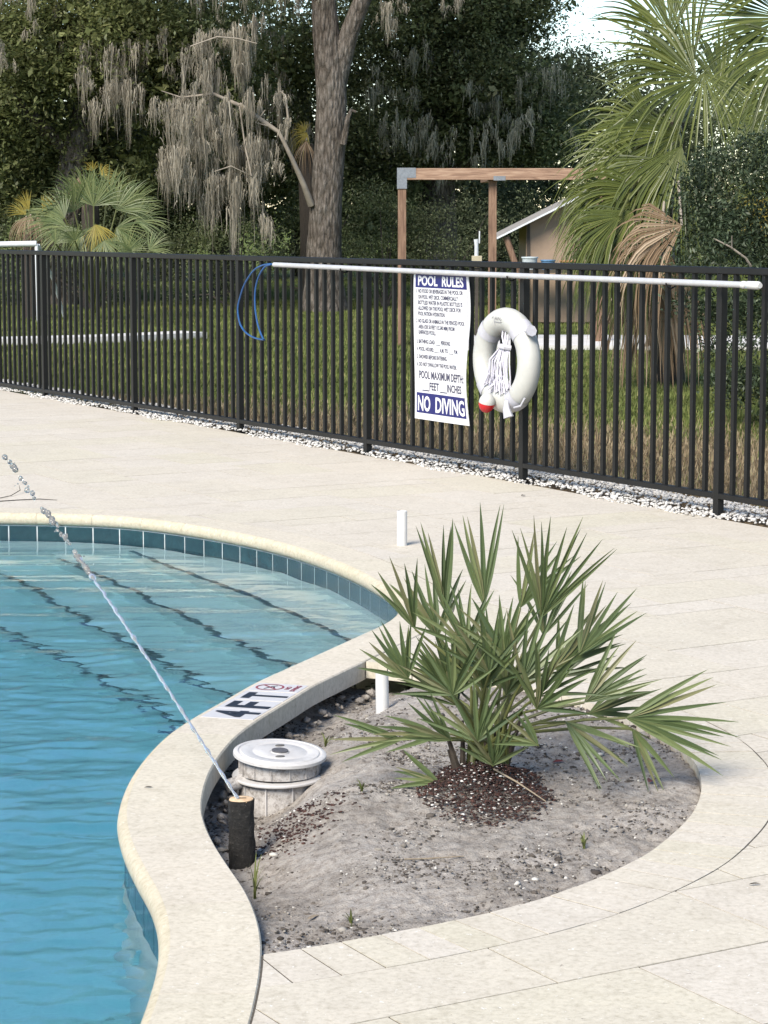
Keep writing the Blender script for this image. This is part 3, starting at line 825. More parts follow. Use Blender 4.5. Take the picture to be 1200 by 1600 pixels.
# lumps of mortar squeezed out under the coping
mb = []
P_ = []; sz_l = []
for i in soil_near:
    for q in range(4):
        p = cop_out[i] + nrm[i]*random.uniform(-0.02,0.035) + Vector((random.uniform(-.03,.03), random.uniform(-.03,.03)))
        P_.append((p.x, p.y, random.uniform(-0.135,-0.098))); sz_l.append(random.uniform(0.006,0.02))
vv, ff = scatter_stones(np.array(P_), np.array(sz_l), RNG, 0.6, 0.6)
tag(link('mortar_lumps', np_mesh('mortar_lumps', vv, ff), M['soil']), 'rough grey mortar squeezed out beneath the coping beside the bed', 'mortar', kind='stuff')
# ------------------------------------------------------------------ fence
fence = thing('pool_fence', 'black metal picket fence with square posts along the gravel strip', 'fence', fs(0, 0), F_ROT)
PAN = 1.815; NP = 16
def boxmesh(a, b, bev=0.0):
    mb = MB(); mb.box(a, b); me = mb.mesh()
    if bev:
        bm = bmesh.new(); bm.from_mesh(me); bmesh.ops.bevel(bm, geom=bm.edges[:], offset=bev, segments=1, affect='EDGES'); bm.to_mesh(me); bm.free()
    return me
post_me = boxmesh((-0.0215,-0.0215,-0.15), (0.0215,0.0215,1.214), 0.003); post_me.materials.append(M['black_metal'])
pick_me = boxmesh((-0.012,-0.012,0.082), (0.012,0.012,1.212), 0.0015); pick_me.materials.append(M['black_metal'])
cap_me = boxmesh((-PAN/2+0.0005,-0.0225,1.212), (PAN/2-0.0005,0.0225,1.248), 0.004); cap_me.materials.append(M['black_metal'])
brl_me = boxmesh((-PAN/2+0.0222,-0.0205,0.055), (PAN/2-0.0222,0.0205,0.086), 0.003); brl_me.materials.append(M['black_metal'])
def part(name, me, parent, loc=(0,0,0)):
    o = bpy.data.objects.new(name, me); C.objects.link(o); o.parent = parent; o.location = loc; return o
I0, I1 = -3, 9
SLOPE = 0.0065                      # the ground along the fence rises gently to the right
def fz_(x): return 0.035 + SLOPE*x
tilt = (0, -math.atan(SLOPE), 0)
for i in range(I0, I1+1):
    part('post', post_me, fence, (-i*PAN, 0, fz_(-i*PAN)))
    if i == I1: break
    xm = -(i+0.5)*PAN
    part('top_rail', cap_me, fence, (xm, 0, fz_(xm))).rotation_euler = tilt
    part('bottom_rail', brl_me, fence, (xm, 0, fz_(xm))).rotation_euler = tilt
    for k in range(1, NP):
        x = -(i + k/NP)*PAN; part('picket', pick_me, fence, (x, 0, fz_(x)))
# little hooks that carry the pole
hk = MB(); hk.tube([(0,-0.020,1.205),(0,-0.030,1.178),(0,-0.055,1.165),(0,-0.085,1.172),(0,-0.094,1.192)], 0.005, 6)
hk_me = hk.mesh('hook'); hk_me.materials.append(M['black_metal'])
for s in (3.82, 1.86, 0.35): part('hook', hk_me, fence, (-s,0,0))

# ------------------------------------------------------------------ safety pole with hoop
pl = thing('rescue_pole', 'long silver pole with a blue hoop hung along the top of the fence', 'rescue pole', fs(2.2, 0.07, 1.197), F_ROT)
mb = MB(); mb.tube([(-2.58,0,0.0),(0,0,-0.003),(2.45,0,0.003)], 0.0165, 14); mb.build('pole', M['alu'], pl, True)
mb = MB(); mb.tube([(2.452,0,0.003),(2.47,0,0.003),(2.475,0,0.003),(2.485,0,0.003),(2.49,0,0.003),(2.575,0,0.003),(2.588,0,0.003)],[0.0195,0.0195,0.0165,0.0165,0.0205,0.0205,0.014], 16); mb.build('end_cap', M['white_pvc'], pl, True)
hp = [(-2.56,0,0.0),(-2.66,0,0.002),(-2.79,0,-0.016),(-2.90,0.0,-0.055),(-3.03,0.0,-0.15),(-3.11,0,-0.26),(-3.135,0,-0.33),(-3.105,0,-0.42),(-3.03,0,-0.475),(-2.93,0,-0.505),(-2.83,0,-0.518),(-2.73,0,-0.520)]
mb = MB(); mb.tube([(p.x,0,p.y) for p in smooth_curve([(a,c) for a,b,c in hp], 0.03)], 0.0065, 8)
hq = [(-2.60,0,0.002),(-2.70,0,-0.02),(-2.79,0,-0.09),(-2.84,0,-0.18),(-2.845,0,-0.30),(-2.81,0,-0.41),(-2.76,0,-0.48),(-2.72,0,-0.518)]
mb.tube([(p.x,-0.012,p.y) for p in smooth_curve([(a,c) for a,b,c in hq], 0.03)], 0.0065, 8)
mb.build('hoop', M['blue_tube'], pl, True)

# ------------------------------------------------------------------ pool rules sign (24 x 36 inch sheet, gently warped)
sign = thing('pool_rules_sign', 'white and blue pool rules sign wired to the fence pickets', 'sign', fs(2.655, 0.047, 0.283), F_ROT)
SW, SH = 0.625, 0.908
def warp(x, z):
    e = max(0.0, (x+0.05)/0.36)
    return -0.017*e*e*math.sin((z-0.05)*7.2)*1.0 + 0.006*math.sin(z*5+1)
def warpx(x, z):
    e = max(0.0, (x+0.05)/0.36)
    return x - 0.008*e*(0.5+0.5*math.sin((z-0.05)*7.2+0.3))
def wsheet(x0, x1, z0, z1, d, th, nx=22, nz=34, name='sheet', mat=None, parent=None):
    mb = MB(); vs = []; 
    for side_ in (0, 1):
        for j in range(nz+1):
            for i in range(nx+1):
                x = x0+(x1-x0)*i/nx; z = z0+(z1-z0)*j/nz
                vs.append((warpx(x,z), warp(x,z) - d + side_*th, z))
    N_ = (nx+1)*(nz+1); fc = []
    for j in range(nz):
        for i in range(nx):
            a = j*(nx+1)+i; fc.append((a,a+1,a+nx+2,a+nx+1)); fc.append((N_+a+nx+1,N_+a+nx+2,N_+a+1,N_+a))
    for i in range(nx):
        fc.append((i+1,i,N_+i,N_+i+1)); a = nz*(nx+1)+i; fc.append((a,a+1,N_+a+1,N_+a))
    for j in range(nz):
        a = j*(nx+1); fc.append((a,a+nx+1,N_+a+nx+1,N_+a)); a = a+nx; fc.append((a+nx+1,a,N_+a,N_+a+nx+1))
    mb.add(vs, fc); return mb.build(name, mat, parent, False)
wsheet(-SW/2, SW/2, 0, SH, 0.0, 0.004, name='panel', mat=M['sign_white'], parent=sign)
wsheet(-SW/2+0.024, SW/2-0.024, SH-0.094, SH-0.006, 0.0012, 0.0008, name='heading_band', mat=M['sign_blue'], parent=sign)
wsheet(-SW/2+0.022, SW/2-0.022, 0.040, 0.165, 0.0012, 0.0008, name='warning_band', mat=M['sign_blue'], parent=sign)
DG = bpy.context.evaluated_depsgraph_get
def text_mesh(txt, bold=0.0, spacing=1.0):
    cu = bpy.data.curves.new('t', 'FONT'); cu.body = txt; cu.size = 1.0; cu.offset = bold; cu.resolution_u = 3; cu.space_character = spacing
    ob = bpy.data.objects.new('t', cu); C.objects.link(ob)
    bpy.context.view_layer.update()
    me = bpy.data.meshes.new_from_object(ob.evaluated_get(DG()))
    V = np.array([v.co[:2] for v in me.vertices]); F = [tuple(p.vertices) for p in me.polygons]
    bpy.data.objects.remove(ob); bpy.data.curves.remove(cu); bpy.data.meshes.remove(me)
    return V, F
def sign_text(mb, txt, x0, x1, z0, z1, bold=0.0, d=0.0016):
    V, F = text_mesh(txt, bold)
    a = V.min(0); b = V.max(0)
    # caps occupy baseline 0 .. about 0.73
    zlo = 0.0; zhi = 0.735
    vs = []
    for x, y in V:
        X = x0 + (x-a[0])/(b[0]-a[0])*(x1-x0); Z = z0 + (y-zlo)/(zhi-zlo)*(z1-z0)
        vs.append((warpx(X,Z), warp(X,Z) - d, Z))
    mb.add(vs, F)
T_ = lambda y: SH*(1 - (y-425)/(657-425))      # rows measured down the sheet
L0 = -SW/2
mb = MB(); sign_text(mb, 'POOL  RULES', L0+0.055, SW/2-0.055, SH-0.080, SH-0.020, 0.03); mb.build('heading_lettering', M['sign_white'], sign)
mb = MB(); sign_text(mb, 'NO', L0+0.038, L0+0.185, 0.056, 0.150, 0.028); mb.build('warning_lettering', M['sign_white'], sign)
mb = MB(); sign_text(mb, 'DIVING', L0+0.245, SW/2-0.034, 0.056, 0.150, 0.028); mb.build('warning_lettering', M['sign_white'], sign)
RULES = [[('1.','NO FOOD OR BEVERAGES IN THE POOL OR',0.528,0.778),('','ON POOL WET DECK. COMMERCIALLY',0.475,0.742),('','BOTTLED WATER IN PLASTIC BOTTLES IS',0.52,0.708),('','ALLOWED ON THE POOL WET DECK FOR',0.505,0.674),('','POOL PATRON HYDRATION.',0.335,0.640)],
         [('2.','NO GLASS OR ANIMALS IN THE FENCED POOL',0.545,0.596),('','AREA (OR 50 FEET (15.240 MM) FROM',0.44,0.560),('','UNFENCED POOL).',0.225,0.526)],
         [('3.','BATHING LOAD: ____ PERSONS.',0.395,0.470)],
         [('4.','POOL HOURS: ____ A.M. TO ____ P.M.',0.485,0.424)],
         [('5.','SHOWER BEFORE ENTERING.',0.355,0.376)],
         [('6.','DO NOT SWALLOW THE POOL WATER.',0.475,0.330)]]
for rule in RULES:
    mb = MB()
    for num, txt, xr, z in rule:
        z = 0.165 + (z-0.165)*1.005
        if num: sign_text(mb, num, L0+0.034, L0+0.048, z, z+0.025, 0.02)
        sign_text(mb, txt, L0+0.058, L0+0.058+(xr-0.02)*0.985, z, z+0.025, 0.022)
    mb.build('rule_text', M['ink'], sign)
mb = MB(); sign_text(mb, 'POOL MAXIMUM DEPTH:', L0+0.055, SW/2-0.032, 0.255, 0.304, 0.02); sign_text(mb, '___FEET ___INCHES', L0+0.09, SW/2-0.06, 0.188, 0.236, 0.02); mb.build('depth_text', M['ink'], sign)
mb = MB()
def frame_strip(x0, x1, z0, z1):
    k = max(2, int(max(x1-x0, z1-z0)/0.02)); vs = []
    for i in range(k+1):
        u = i/k
        if x1-x0 > z1-z0: pr_ = [(x0+(x1-x0)*u, z0), (x0+(x1-x0)*u, z1)]
        else: pr_ = [(x0, z0+(z1-z0)*u), (x1, z0+(z1-z0)*u)]
        for x, z in pr_: vs.append((warpx(x,z), warp(x,z)-0.0014, z))
    mb.add(vs, [(2*i,2*i+1,2*i+3,2*i+2) for i in range(k)])
frame_strip(SW/2-0.0235, SW/2-0.0215, 0.166, SH-0.095); mb.build('border_line', M['ink'], sign)
mb = MB(); frame_strip(-SW/2+0.0225, -SW/2+0.0240, 0.166, SH-0.095); mb.build('border_line', M['ink'], sign)
for k in range(5):
    mb = MB(); frame_strip(L0+0.03+k*0.11, L0+0.034+k*0.11, 0.021, 0.024); mb.build('print_dot', M['ink'], sign)

# ------------------------------------------------------------------ life ring with rope and float
ring = thing('life_ring', 'white life ring with pale straps hung on the fence beside the sign', 'life ring', fs(1.842, 0.105, 0.706), F_ROT)
RR, rr = 0.235, 0.071
def torus(mb, R, r, a0=0, a1=2*math.pi, nu=72, nv=20, full=True):
    vs = []; fc = []
    m_ = nu if full else nu+1
    for i in range(m_):
        a = a0 + (a1-a0)*i/nu
        for k in range(nv):
            b = 2*math.pi*k/nv
            q = R + r*math.cos(b)
            vs.append((q*math.cos(a), -r*0.92*math.sin(b), q*math.sin(a)))
    for i in range(nu):
        i2 = (i+1) % m_
        for k in range(nv):
            k2 = (k+1) % nv; fc.append((i*nv+k, i*nv+k2, i2*nv+k2, i2*nv+k))
    mb.add(vs, fc)
mb = MB(); torus(mb, RR, rr); mb.build('buoy', M['ring_white'], ring, True)
for a in (45, 135, 222, 300):
    mb = MB(); torus(mb, RR, rr+0.003, math.radians(a-8), math.radians(a+8), 8, 24, False); mb.build('strap', M['strap'], ring, True)
mb = MB()
for (a, s1) in ((45, 1),):
    c = Vector(((RR+rr)*math.cos(math.radians(a)), 0, (RR+rr)*math.sin(math.radians(a))))
    c = Vector((0.245, -0.02, 0.175))
    mb.tube([c, c+Vector((0.02,-0.005,0.002)), c+Vector((0.055,-0.008,0.012))], [0.014,0.02,0.034], 8)
mb.build('toggle', M['strap'], ring, True)
mb = MB()
mb.tube([(0.11,-0.07,-0.225),(0.135,-0.085,-0.27),(0.15,-0.08,-0.315)], [0.012,0.022,0.030], 8)
mb.tube([(0.16,-0.05,-0.26),(0.215,-0.04,-0.245),(0.24,-0.03,-0.20)], 0.006, 6)
mb.build('tie', M['strap'], ring, True)
# worn grey emblem printed near the top of the buoy: a leaf stroke and a short wavy line of script
mb = MB()
def on_ring(u, vv):      # u across (m), vv up (m) -> point on the front of the tube, near the top
    a = math.pi/2 - u/RR; q = RR + vv; hgt = math.sqrt(max(0, rr*rr - vv*vv))*0.92
    return Vector((q*math.cos(a), -hgt-0.0012, q*math.sin(a)))
for stroke in ([(-0.075,0.018),(-0.06,0.030),(-0.045,0.018),(-0.04,-0.01),(-0.043,-0.035)], [(-0.03,0.005),(-0.02,0.022),(-0.012,0.0),(-0.002,0.020),(0.008,0.0),(0.02,0.022),(0.03,0.002),(0.042,0.020),(0.052,0.0),(0.062,0.012)],
               [(-0.035,-0.008),(0.0,-0.014),(0.05,-0.012),(0.07,-0.006)]):
    mb.tube([on_ring(a*0.7, b*0.8) for a, b in stroke], 0.0022, 5)
mb.build('emblem', plain('grey_print', (0.36,0.36,0.37), 0.6, 0.2, 40), ring)

rp_o = thing('throw_rope', 'bundle of white throw rope looped inside the life ring', 'rope', fs(1.842, 0.12, 0.706), F_ROT)
rr2 = random.Random(3)
mb = MB()
for k in range(34):
    u = (k/33 - 0.5); top = Vector((0.030 + 0.070*u + rr2.uniform(-.006,.006), -0.02 + rr2.uniform(-.02,.02), 0.085 + rr2.uniform(-.01,.01)))
    bot = Vector((0.015 + 0.24*u - 0.02, -0.02 + rr2.uniform(-.03,.02), -0.15 + rr2.uniform(-0.02,0.03) - 0.05*(0.25-u*u)))
    mid_ = (top+bot)/2 + Vector((rr2.uniform(-.012,.012), -0.02, 0)) + Vector((0.035*u,0,0.03))
    mb.tube([top, top.lerp(mid_, .6), mid_, mid_.lerp(bot,.5)+Vector((rr2.uniform(-.012,.012),0,0)), bot, bot+Vector((rr2.uniform(-.02,.02),-.01,-.012)), bot.lerp(mid_,.4)+Vector((rr2.uniform(-.03,.03),-.012,0))], 0.0042, 6)
mb.build('rope_strands', M['rope'], rp_o, True)
mb = MB(); mb.tube([(0.005,-0.02,0.078),(0.03,-0.045,0.086),(0.07,-0.04,0.082),(0.085,-0.01,0.076)], 0.016, 8); mb.build('lashing', M['strap'], rp_o, True)
mb = MB()
for k in range(3): mb.tube([(0.0+k*0.03,-0.005,0.20),(0.01+k*0.03,-0.02,0.14),(0.03+k*0.012,-0.02,0.085)], 0.006, 6)
mb.build('hanger', M['rope'], rp_o, True)
mb = MB(); mb.tube([(-0.045,-0.03,-0.13),(-0.045,-0.085,-0.165),(-0.035,-0.10,-0.20)], 0.007, 6); mb.build('tail', M['rope'], rp_o, True)
fl = thing('throw_float', 'red and white throw float hanging at the bottom of the life ring', 'float', fs(1.842+0.035, 0.215, 0.706-0.243), F_ROT)
def ball_half(mb, r, lo, hi, n=20):
    prof = []
    for i in range(9):
        a = lo + (hi-lo)*i/8; prof.append((r*math.cos(a), r*1.25*math.sin(a)))
    mb.lathe(prof, n)
mb = MB(); ball_half(mb, 0.047, 0.0, math.pi/2*0.98); o = mb.build('float_top', M['ring_white'], fl, True); o.rotation_euler = (0, math.radians(16), 0)
mb = MB(); ball_half(mb, 0.0475, -math.pi/2*0.98, 0.0); o = mb.build('float_bottom', M['red'], fl, True); o.rotation_euler = (0, math.radians(16), 0)

# ------------------------------------------------------------------ depth marker set in the coping
def cop_frame(s_along):
    """point on the middle of the coping, s_along metres beyond the numeral, with the coping's own direction"""
    k0 = min(range(n_pool), key=lambda q: (pool_c[q] - Vector((-0.588, 7.352))).length)
    k = (k0 - int(round(s_along/0.0508))) % n_pool
    best = None
    for q in range(k0-14, k0+15):
        d = abs((pool_c[q % n_pool] - pool_c[k0]).length*(1 if pool_c[q % n_pool].y > pool_c[k0].y else -1) - s_along)
        if best is None or d < best[0]: best = (d, q % n_pool)
    k = best[1]; nn = nrm[k]; tt = Vector((-nn.y, nn.x))
    if tt.y < 0: tt = -tt
    rest_ = s_along - (pool_c[k]-pool_c[k0]).length*(1 if pool_c[k].y > pool_c[k0].y else -1)
    c = pool_c[k] + nn*0.117 + tt*rest_
    return Matrix(((tt.x, -nn.x, 0, c.x), (tt.y, -nn.y, 0, c.y), (0, 0, 1, TOPZ), (0, 0, 0, 1)))
n_pool = len(pool_c)
mk = thing('depth_marker', 'white glazed tiles reading 4 FT with a no diving symbol in the coping', 'depth marker', cop_frame(0.0).translation)
MKI = Matrix.Translation(-mk.location)
def mk_build(mb, name, mat, fr):
    mb.v = [tuple(MKI @ (fr @ Vector(p))) for p in mb.v]; return mb.build(name, mat, mk)
def flat_text(mb, txt, x0, x1, y0, y1, z, bold=0.0):
    V, F = text_mesh(txt, bold); a = V.min(0); b = V.max(0)
    mb.add([(x0+(x-a[0])/(b[0]-a[0])*(x1-x0), y0+y/0.735*(y1-y0), z) for x, y in V], F)
for k, ch in enumerate('4FT'):
    fr_m = cop_frame(k*0.142)
    mb = MB(); mb.box((-0.067, -0.092, -0.02), (0.067, 0.080, 0.0012)); mk_build(mb, 'tile', M['marker_tile'], fr_m)
    mb = MB(); flat_text(mb, ch, -0.046, 0.046, -0.080, 0.066, 0.0022, 0.03); mk_build(mb, 'numeral' if ch == '4' else 'letter', M['black_ink'], fr_m)
fr_m = cop_frame(0.425); x = 0.0; cy = 0.022
mb = MB(); mb.box((-0.062, -0.092, -0.02), (0.062, 0.080, 0.0012)); mk_build(mb, 'tile', M['marker_tile'], fr_m)
def annulus(mb, cx, cy, r0, r1, z, n=40):
    vs = []
    for i in range(n):
        a = 2*math.pi*i/n; vs += [(cx+r0*math.cos(a), cy+r0*math.sin(a), z), (cx+r1*math.cos(a), cy+r1*math.sin(a), z)]
    mb.add(vs, [(2*i, 2*i+1, (2*i+3) % (2*n), (2*i+2) % (2*n)) for i in range(n)])
mb = MB(); annulus(mb, x, cy, 0.041, 0.048, 0.0022)
d45 = Vector((0.707,0.707)); w45 = Vector((-0.707,0.707))*0.0035
a_, b_2 = Vector((x,cy))-d45*0.042, Vector((x,cy))+d45*0.042
mb.add([(p.x,p.y,0.0024) for p in (a_-w45,b_2-w45,b_2+w45,a_+w45)], [(0,1,2,3)])
mk_build(mb, 'no_symbol', M['red_ink'], fr_m)
mb = MB()
for seg in ([(-0.028,0.012),(-0.008,0.004),(0.012,-0.004),(0.028,-0.018)], [(-0.012,-0.018),(0.006,-0.012)]):
    for i in range(len(seg)-1):
        p, q = Vector(seg[i]), Vector(seg[i+1]); t_v = (q-p); nn = Vector((-t_v.y,t_v.x)).normalized()*0.003
        mb.add([(x+e.x, cy+e.y, 0.0021) for e in (p-nn,q-nn,q+nn,p+nn)], [(0,1,2,3)])
mk_build(mb, 'diver_figure', M['black_ink'], fr_m)
for txt, hw, y0 in (('NO', 0.022, -0.050), ('DIVING', 0.046, -0.076)):
    mb = MB(); flat_text(mb, txt, -hw, hw, y0, y0+0.017, 0.0022, 0.03); mk_build(mb, 'small_lettering', M['red_ink'], fr_m)

# ------------------------------------------------------------------ white canister with lid
can = thing('skimmer_canister', 'round white plastic canister with flat lid standing in the sand by the coping', 'canister', (-0.305, 6.79, 0.0), 0.4)
mb = MB(); mb.lathe([(0.0,0.006),(0.026,0.006),(0.028,0.002),(0.030,0.004),(0.075,0.006),(0.078,0.004),(0.083,0.004),(0.086,0.006),(0.114,0.0055),(0.117,0.002),(0.121,0.002),(0.124,0.005),(0.133,0.004),(0.1365,0.001),(0.137,-0.0075),(0.132,-0.0085),(0.122,-0.009),(0.0,-0.009)], 72)
o = mb.build('lid', M['lid'], can, True); o.rotation_euler = (math.radians(4.5), math.radians(1.5), 0)
mb = MB(); mb.lathe([(0.0,0.0095),(0.024,0.0095),(0.025,0.0045)], 32); d_ = mb.build('lid_badge', plain('dark_badge', (0.10,0.095,0.10), 0.6, 0.4, 120), o)
mb = MB()
for a in (70, 250):
    r_a = math.radians(a); cx_, cy_ = 0.056*math.cos(r_a), 0.056*math.sin(r_a)
    vs = [(cx_+0.011*math.cos(q*math.pi/6)*1.3, cy_+0.007*math.sin(q*math.pi/6), 0.0078) for q in range(12)]
    mb.add(vs + [(x_, y_, 0.004) for x_, y_, z_ in vs], [tuple(range(12))] + [(k+12, (k+1)%12+12, (k+1)%12, k) for k in range(12)])
mb.build('finger_slot', plain('slot_dark', (0.12,0.115,0.11), 0.8, 0.2, 60), o)
mb = MB(); mb.lathe([(0.118,-0.008),(0.118,-0.058),(0.109,-0.061)], 64)
mb.build('collar', M['dirty'], can, True)
rib_me = boxmesh((0.115,-0.0022,-0.057), (0.1215,0.0022,-0.012)); rib_me.materials.append(M['dirty'])
for k in range(14): part('rib', rib_me, can).rotation_euler = (0, 0, k*2*math.pi/14 + 0.1)
mb = MB(); mb.lathe([(0.105,-0.059),(0.139,-0.059),(0.142,-0.062),(0.142,-0.066),(0.139,-0.069),(0.105,-0.070)], 72); o = mb.build('flange', M['lid'], can, True); o.rotation_euler = (math.radians(2), math.radians(-2), 0)
mb = MB(); mb.lathe([(0.121,-0.068),(0.121,-0.25)], 56)
mb.build('body', M['dirty'], can, True)
rib_me = boxmesh((0.119,-0.002,-0.24), (0.1265,0.002,-0.071)); rib_me.materials.append(M['lid'])
for k in range(10): part('rib', rib_me, can).rotation_euler = (0, 0, k*2*math.pi/10 + 0.25)
mb = MB(); mb.box((-0.007,-0.01,-0.085), (0.009,0.012,-0.055), 0, Matrix.Translation((0.128,-0.062,0)) @ Matrix.Rotation(-0.4,4,'Z'))
mb.build('clip', M['lid'], can)
mb = MB(); mb.tube([(-0.10,0.0,-0.07),(-0.135,0.0,-0.078),(-0.165,0.0,-0.085)], [0.022,0.020,0.020], 14)
mb.build('side_port', M['dirty'], can, True)

# ------------------------------------------------------------------ log stub that houses the water jet
log = thing('log_nozzle', 'short black log stub with pale cut top standing beside the coping', 'log', (-0.374, 6.06, -0.20))
mb = MB(); prof = [(0.0330,0.0),(0.0345,0.08),(0.0325,0.16),(0.0335,0.22),(0.0335,0.245)]
n_ = 30; vs = []; fc = []
for i in range(26):
    z = 0.247*i/25
    for k in range(n_):
        a = 2*math.pi*k/n_
        r_ = 0.0335 + 0.0035*noise.noise(Vector((math.cos(a)*2.2, math.sin(a)*2.2, z*22))) + 0.0016*noise.noise(Vector((math.cos(a)*7, math.sin(a)*7, z*60)))
        vs.append((r_*math.cos(a)*1.02, r_*math.sin(a), z))
for i in range(25):
    for k in range(n_):
        k2 = (k+1) % n_; fc.append((i*n_+k, i*n_+k2, (i+1)*n_+k2, (i+1)*n_+k))
mb.add(vs, fc); mb.build('bark', M['log_bark'], log, True)
mb = MB(); mb.lathe([(0.0,0.249),(0.024,0.2495),(0.0315,0.248),(0.0325,0.244)], 30); mb.build('cut_top', M['cut_wood'], log, True)
mb = MB(); mb.box((-0.012,-0.0022,0.2492), (0.013,0.0022,0.2504)); mb.build('slot', plain('slot_wood', (0.10,0.065,0.04), 0.9, 0.2, 60), log)
# jet: from the slot up over the pool, breaking into drops
P0 = Vector((-0.382, 6.05, 0.048)); P1 = Vector((-1.27, 7.62, 0.845))
jet = thing('water_jet', 'thin arc of water spraying from the log stub out over the pool', 'water jet', P0)
def jp(u):
    p = (P1-P0)*u; p.z += 0.115*u*(1-u)*1.0 ; return p
rj = random.Random(9)
mb = MB(); pts = []; rad = []
K = 200; UE = 0.60
for i in range(K+1):
    u = UE*i/K; amp = 0.0010 + 0.0045*(u/UE)**1.5
    p = jp(u) + Vector((noise.noise(Vector((u*70,0,0))), noise.noise(Vector((u*70,5,0))), noise.noise(Vector((u*75,9,0)))))*amp
    pts.append(p); b = max(0.0, noise.noise(Vector((u*55,3,1))))
    rad.append(0.0040 + 0.0060*b*(0.4+u/UE) + 0.0010*math.sin(u*260))
mb.tube(pts, rad, 10); mb.build('stream', M['jet'], jet, True)
def blob(mb, c, r, el, d):
    vv_ = ico_v2; q = d.to_track_quat('Z','Y')
    mb.add([c + q @ Vector((x*r*(1+rj.uniform(-.12,.12)), y*r, z*r*el)) for x, y, z in vv_], ico_f2)
bm = bmesh.new(); bmesh.ops.create_icosphere(bm, subdivisions=2, radius=1.0); ico_v2 = [v.co[:] for v in bm.verts]; ico_f2 = [tuple(q.index for q in f.verts) for f in bm.faces]; bm.free()
dirv = (P1-P0).normalized()
u = 0.56
while u < 1.35:
    k = max(0.0, (u-0.585)/0.6); c0 = jp(u)
    mb = MB(); nbl = rj.randint(2, 5); ln_ = rj.uniform(0.008, 0.035)*(1.4-k)
    for q in range(nbl):
        p = c0 + dirv*ln_*(q/nbl-0.5)*2 + Vector((rj.gauss(0,1), rj.gauss(0,1), rj.gauss(0,1)))*(0.0025+0.0045*k)
        blob(mb, p, rj.uniform(0.0045, 0.0105), rj.uniform(0.9, 1.9), (dirv + Vector((rj.uniform(-.4,.4),0,rj.uniform(-.4,.4)))).normalized())
    for q in range(rj.randint(0,2)): blob(mb, c0 + Vector((rj.gauss(0,.012), rj.gauss(0,.012), rj.gauss(0,.012))), rj.uniform(0.0015,0.0032), 1.0, dirv)
    mb.build('droplet', M['jet'], jet, True)
    u += rj.uniform(0.018,0.034) + (rj.uniform(0.02,0.06)*(0.4+k) if rj.random() < 0.5 else 0.0)

# ------------------------------------------------------------------ capped-off white pipes
def pipe(label, x, y, z0, z1, r, lean=(0,0)):
    t = thing('pvc_pipe', label, 'pipe', (x,y,0), 0, 'white pipe stubs'); t.rotation_euler = (lean[0], lean[1], 0)
    mb = MB(); mb.lathe([(r,z0),(r,z1-0.001),(r-0.001,z1),(r-0.004,z1),(r-0.0045,z1-0.002),(r-0.0045,z1-0.05),(0.0,z1-0.05)], 28); mb.build('tube', M['white_pvc'], t, True)
    return t
pipe('short white pipe stub standing upright on the open paver deck', 0.085, 11.087, -0.05, 0.164, 0.0245)
p2 = pipe('white pipe stub rising from the sand behind the fan palm leaves', -0.006, 7.60, -0.25, 0.082, 0.0215, (0, math.radians(-0.6)))

# ------------------------------------------------------------------ fan leaves
UPZ = Vector((0,0,1))
def fan(mb, hub, d, up, L, n, spread, droop=0.12, w=0.012, fuse=0.2, cup=0.10, seg=7, rnd=random, fold=0.25, tipdroop=0.0, even=0.75, base_r=0.0, pw=2.0, scat=0.25):
    d = d.normalized(); side = d.cross(up).normalized(); nr = side.cross(d).normalized()
    da = spread/max(1, n-1)
    for i in range(n):
        a = -spread/2 + da*i + rnd.uniform(-scat,scat)*da
        c = math.cos(a); s = math.sin(a)
        dd = (d*c + side*s + nr*cup*(abs(s))).normalized()
        sd = (side*c - d*s).normalized()
        l = L*(even + (1-even)*math.cos(a*min(1, 2.4/spread))) * rnd.uniform(0.88,1.08)
        dr = droop*rnd.uniform(0.5,1.6); td = tipdroop*rnd.uniform(0.4,1.4); wv = w*rnd.uniform(0.8,1.15)
        bend = rnd.uniform(-0.06,0.06); tw = rnd.uniform(-0.5,0.5)
        vs = []
        for k in range(seg+1):
            u = k/seg
            p = hub + dd*(l*(base_r + (1-base_r)*u)) + sd*(bend*l*u*u) + nr*0.0
            p = p - UPZ*(dr*l*u**2.2)
            if td and u > 0.45:
                q = (u-0.45)/0.55; p = p - UPZ*(td*l*q**1.6) - dd*(td*0.45*l*q**2.2)
            if u < fuse: ww = max(0.0015, min(wv*1.4, 2*l*u*math.tan(da/2)*0.98))
            else:
                full = min(wv, 2*l*max(fuse,0.08)*math.tan(da/2)*1.3) if fuse > 0.3 else wv
                k0 = min(1.0, u/0.22) if fuse < 0.3 else 1.0
                ww = max(0.0006, full*k0*(1-((u-fuse)/(1-fuse))**pw))
            t_s = (sd*math.cos(tw*u) + nr*math.sin(tw*u))
            vs += [p - t_s*ww/2, p - nr*ww*fold, p + t_s*ww/2]
        fc = []
        for k in range(seg):
            b = k*3; fc += [(b,b+1,b+4,b+3),(b+1,b+2,b+5,b+4)]
        mb.add(vs, fc)

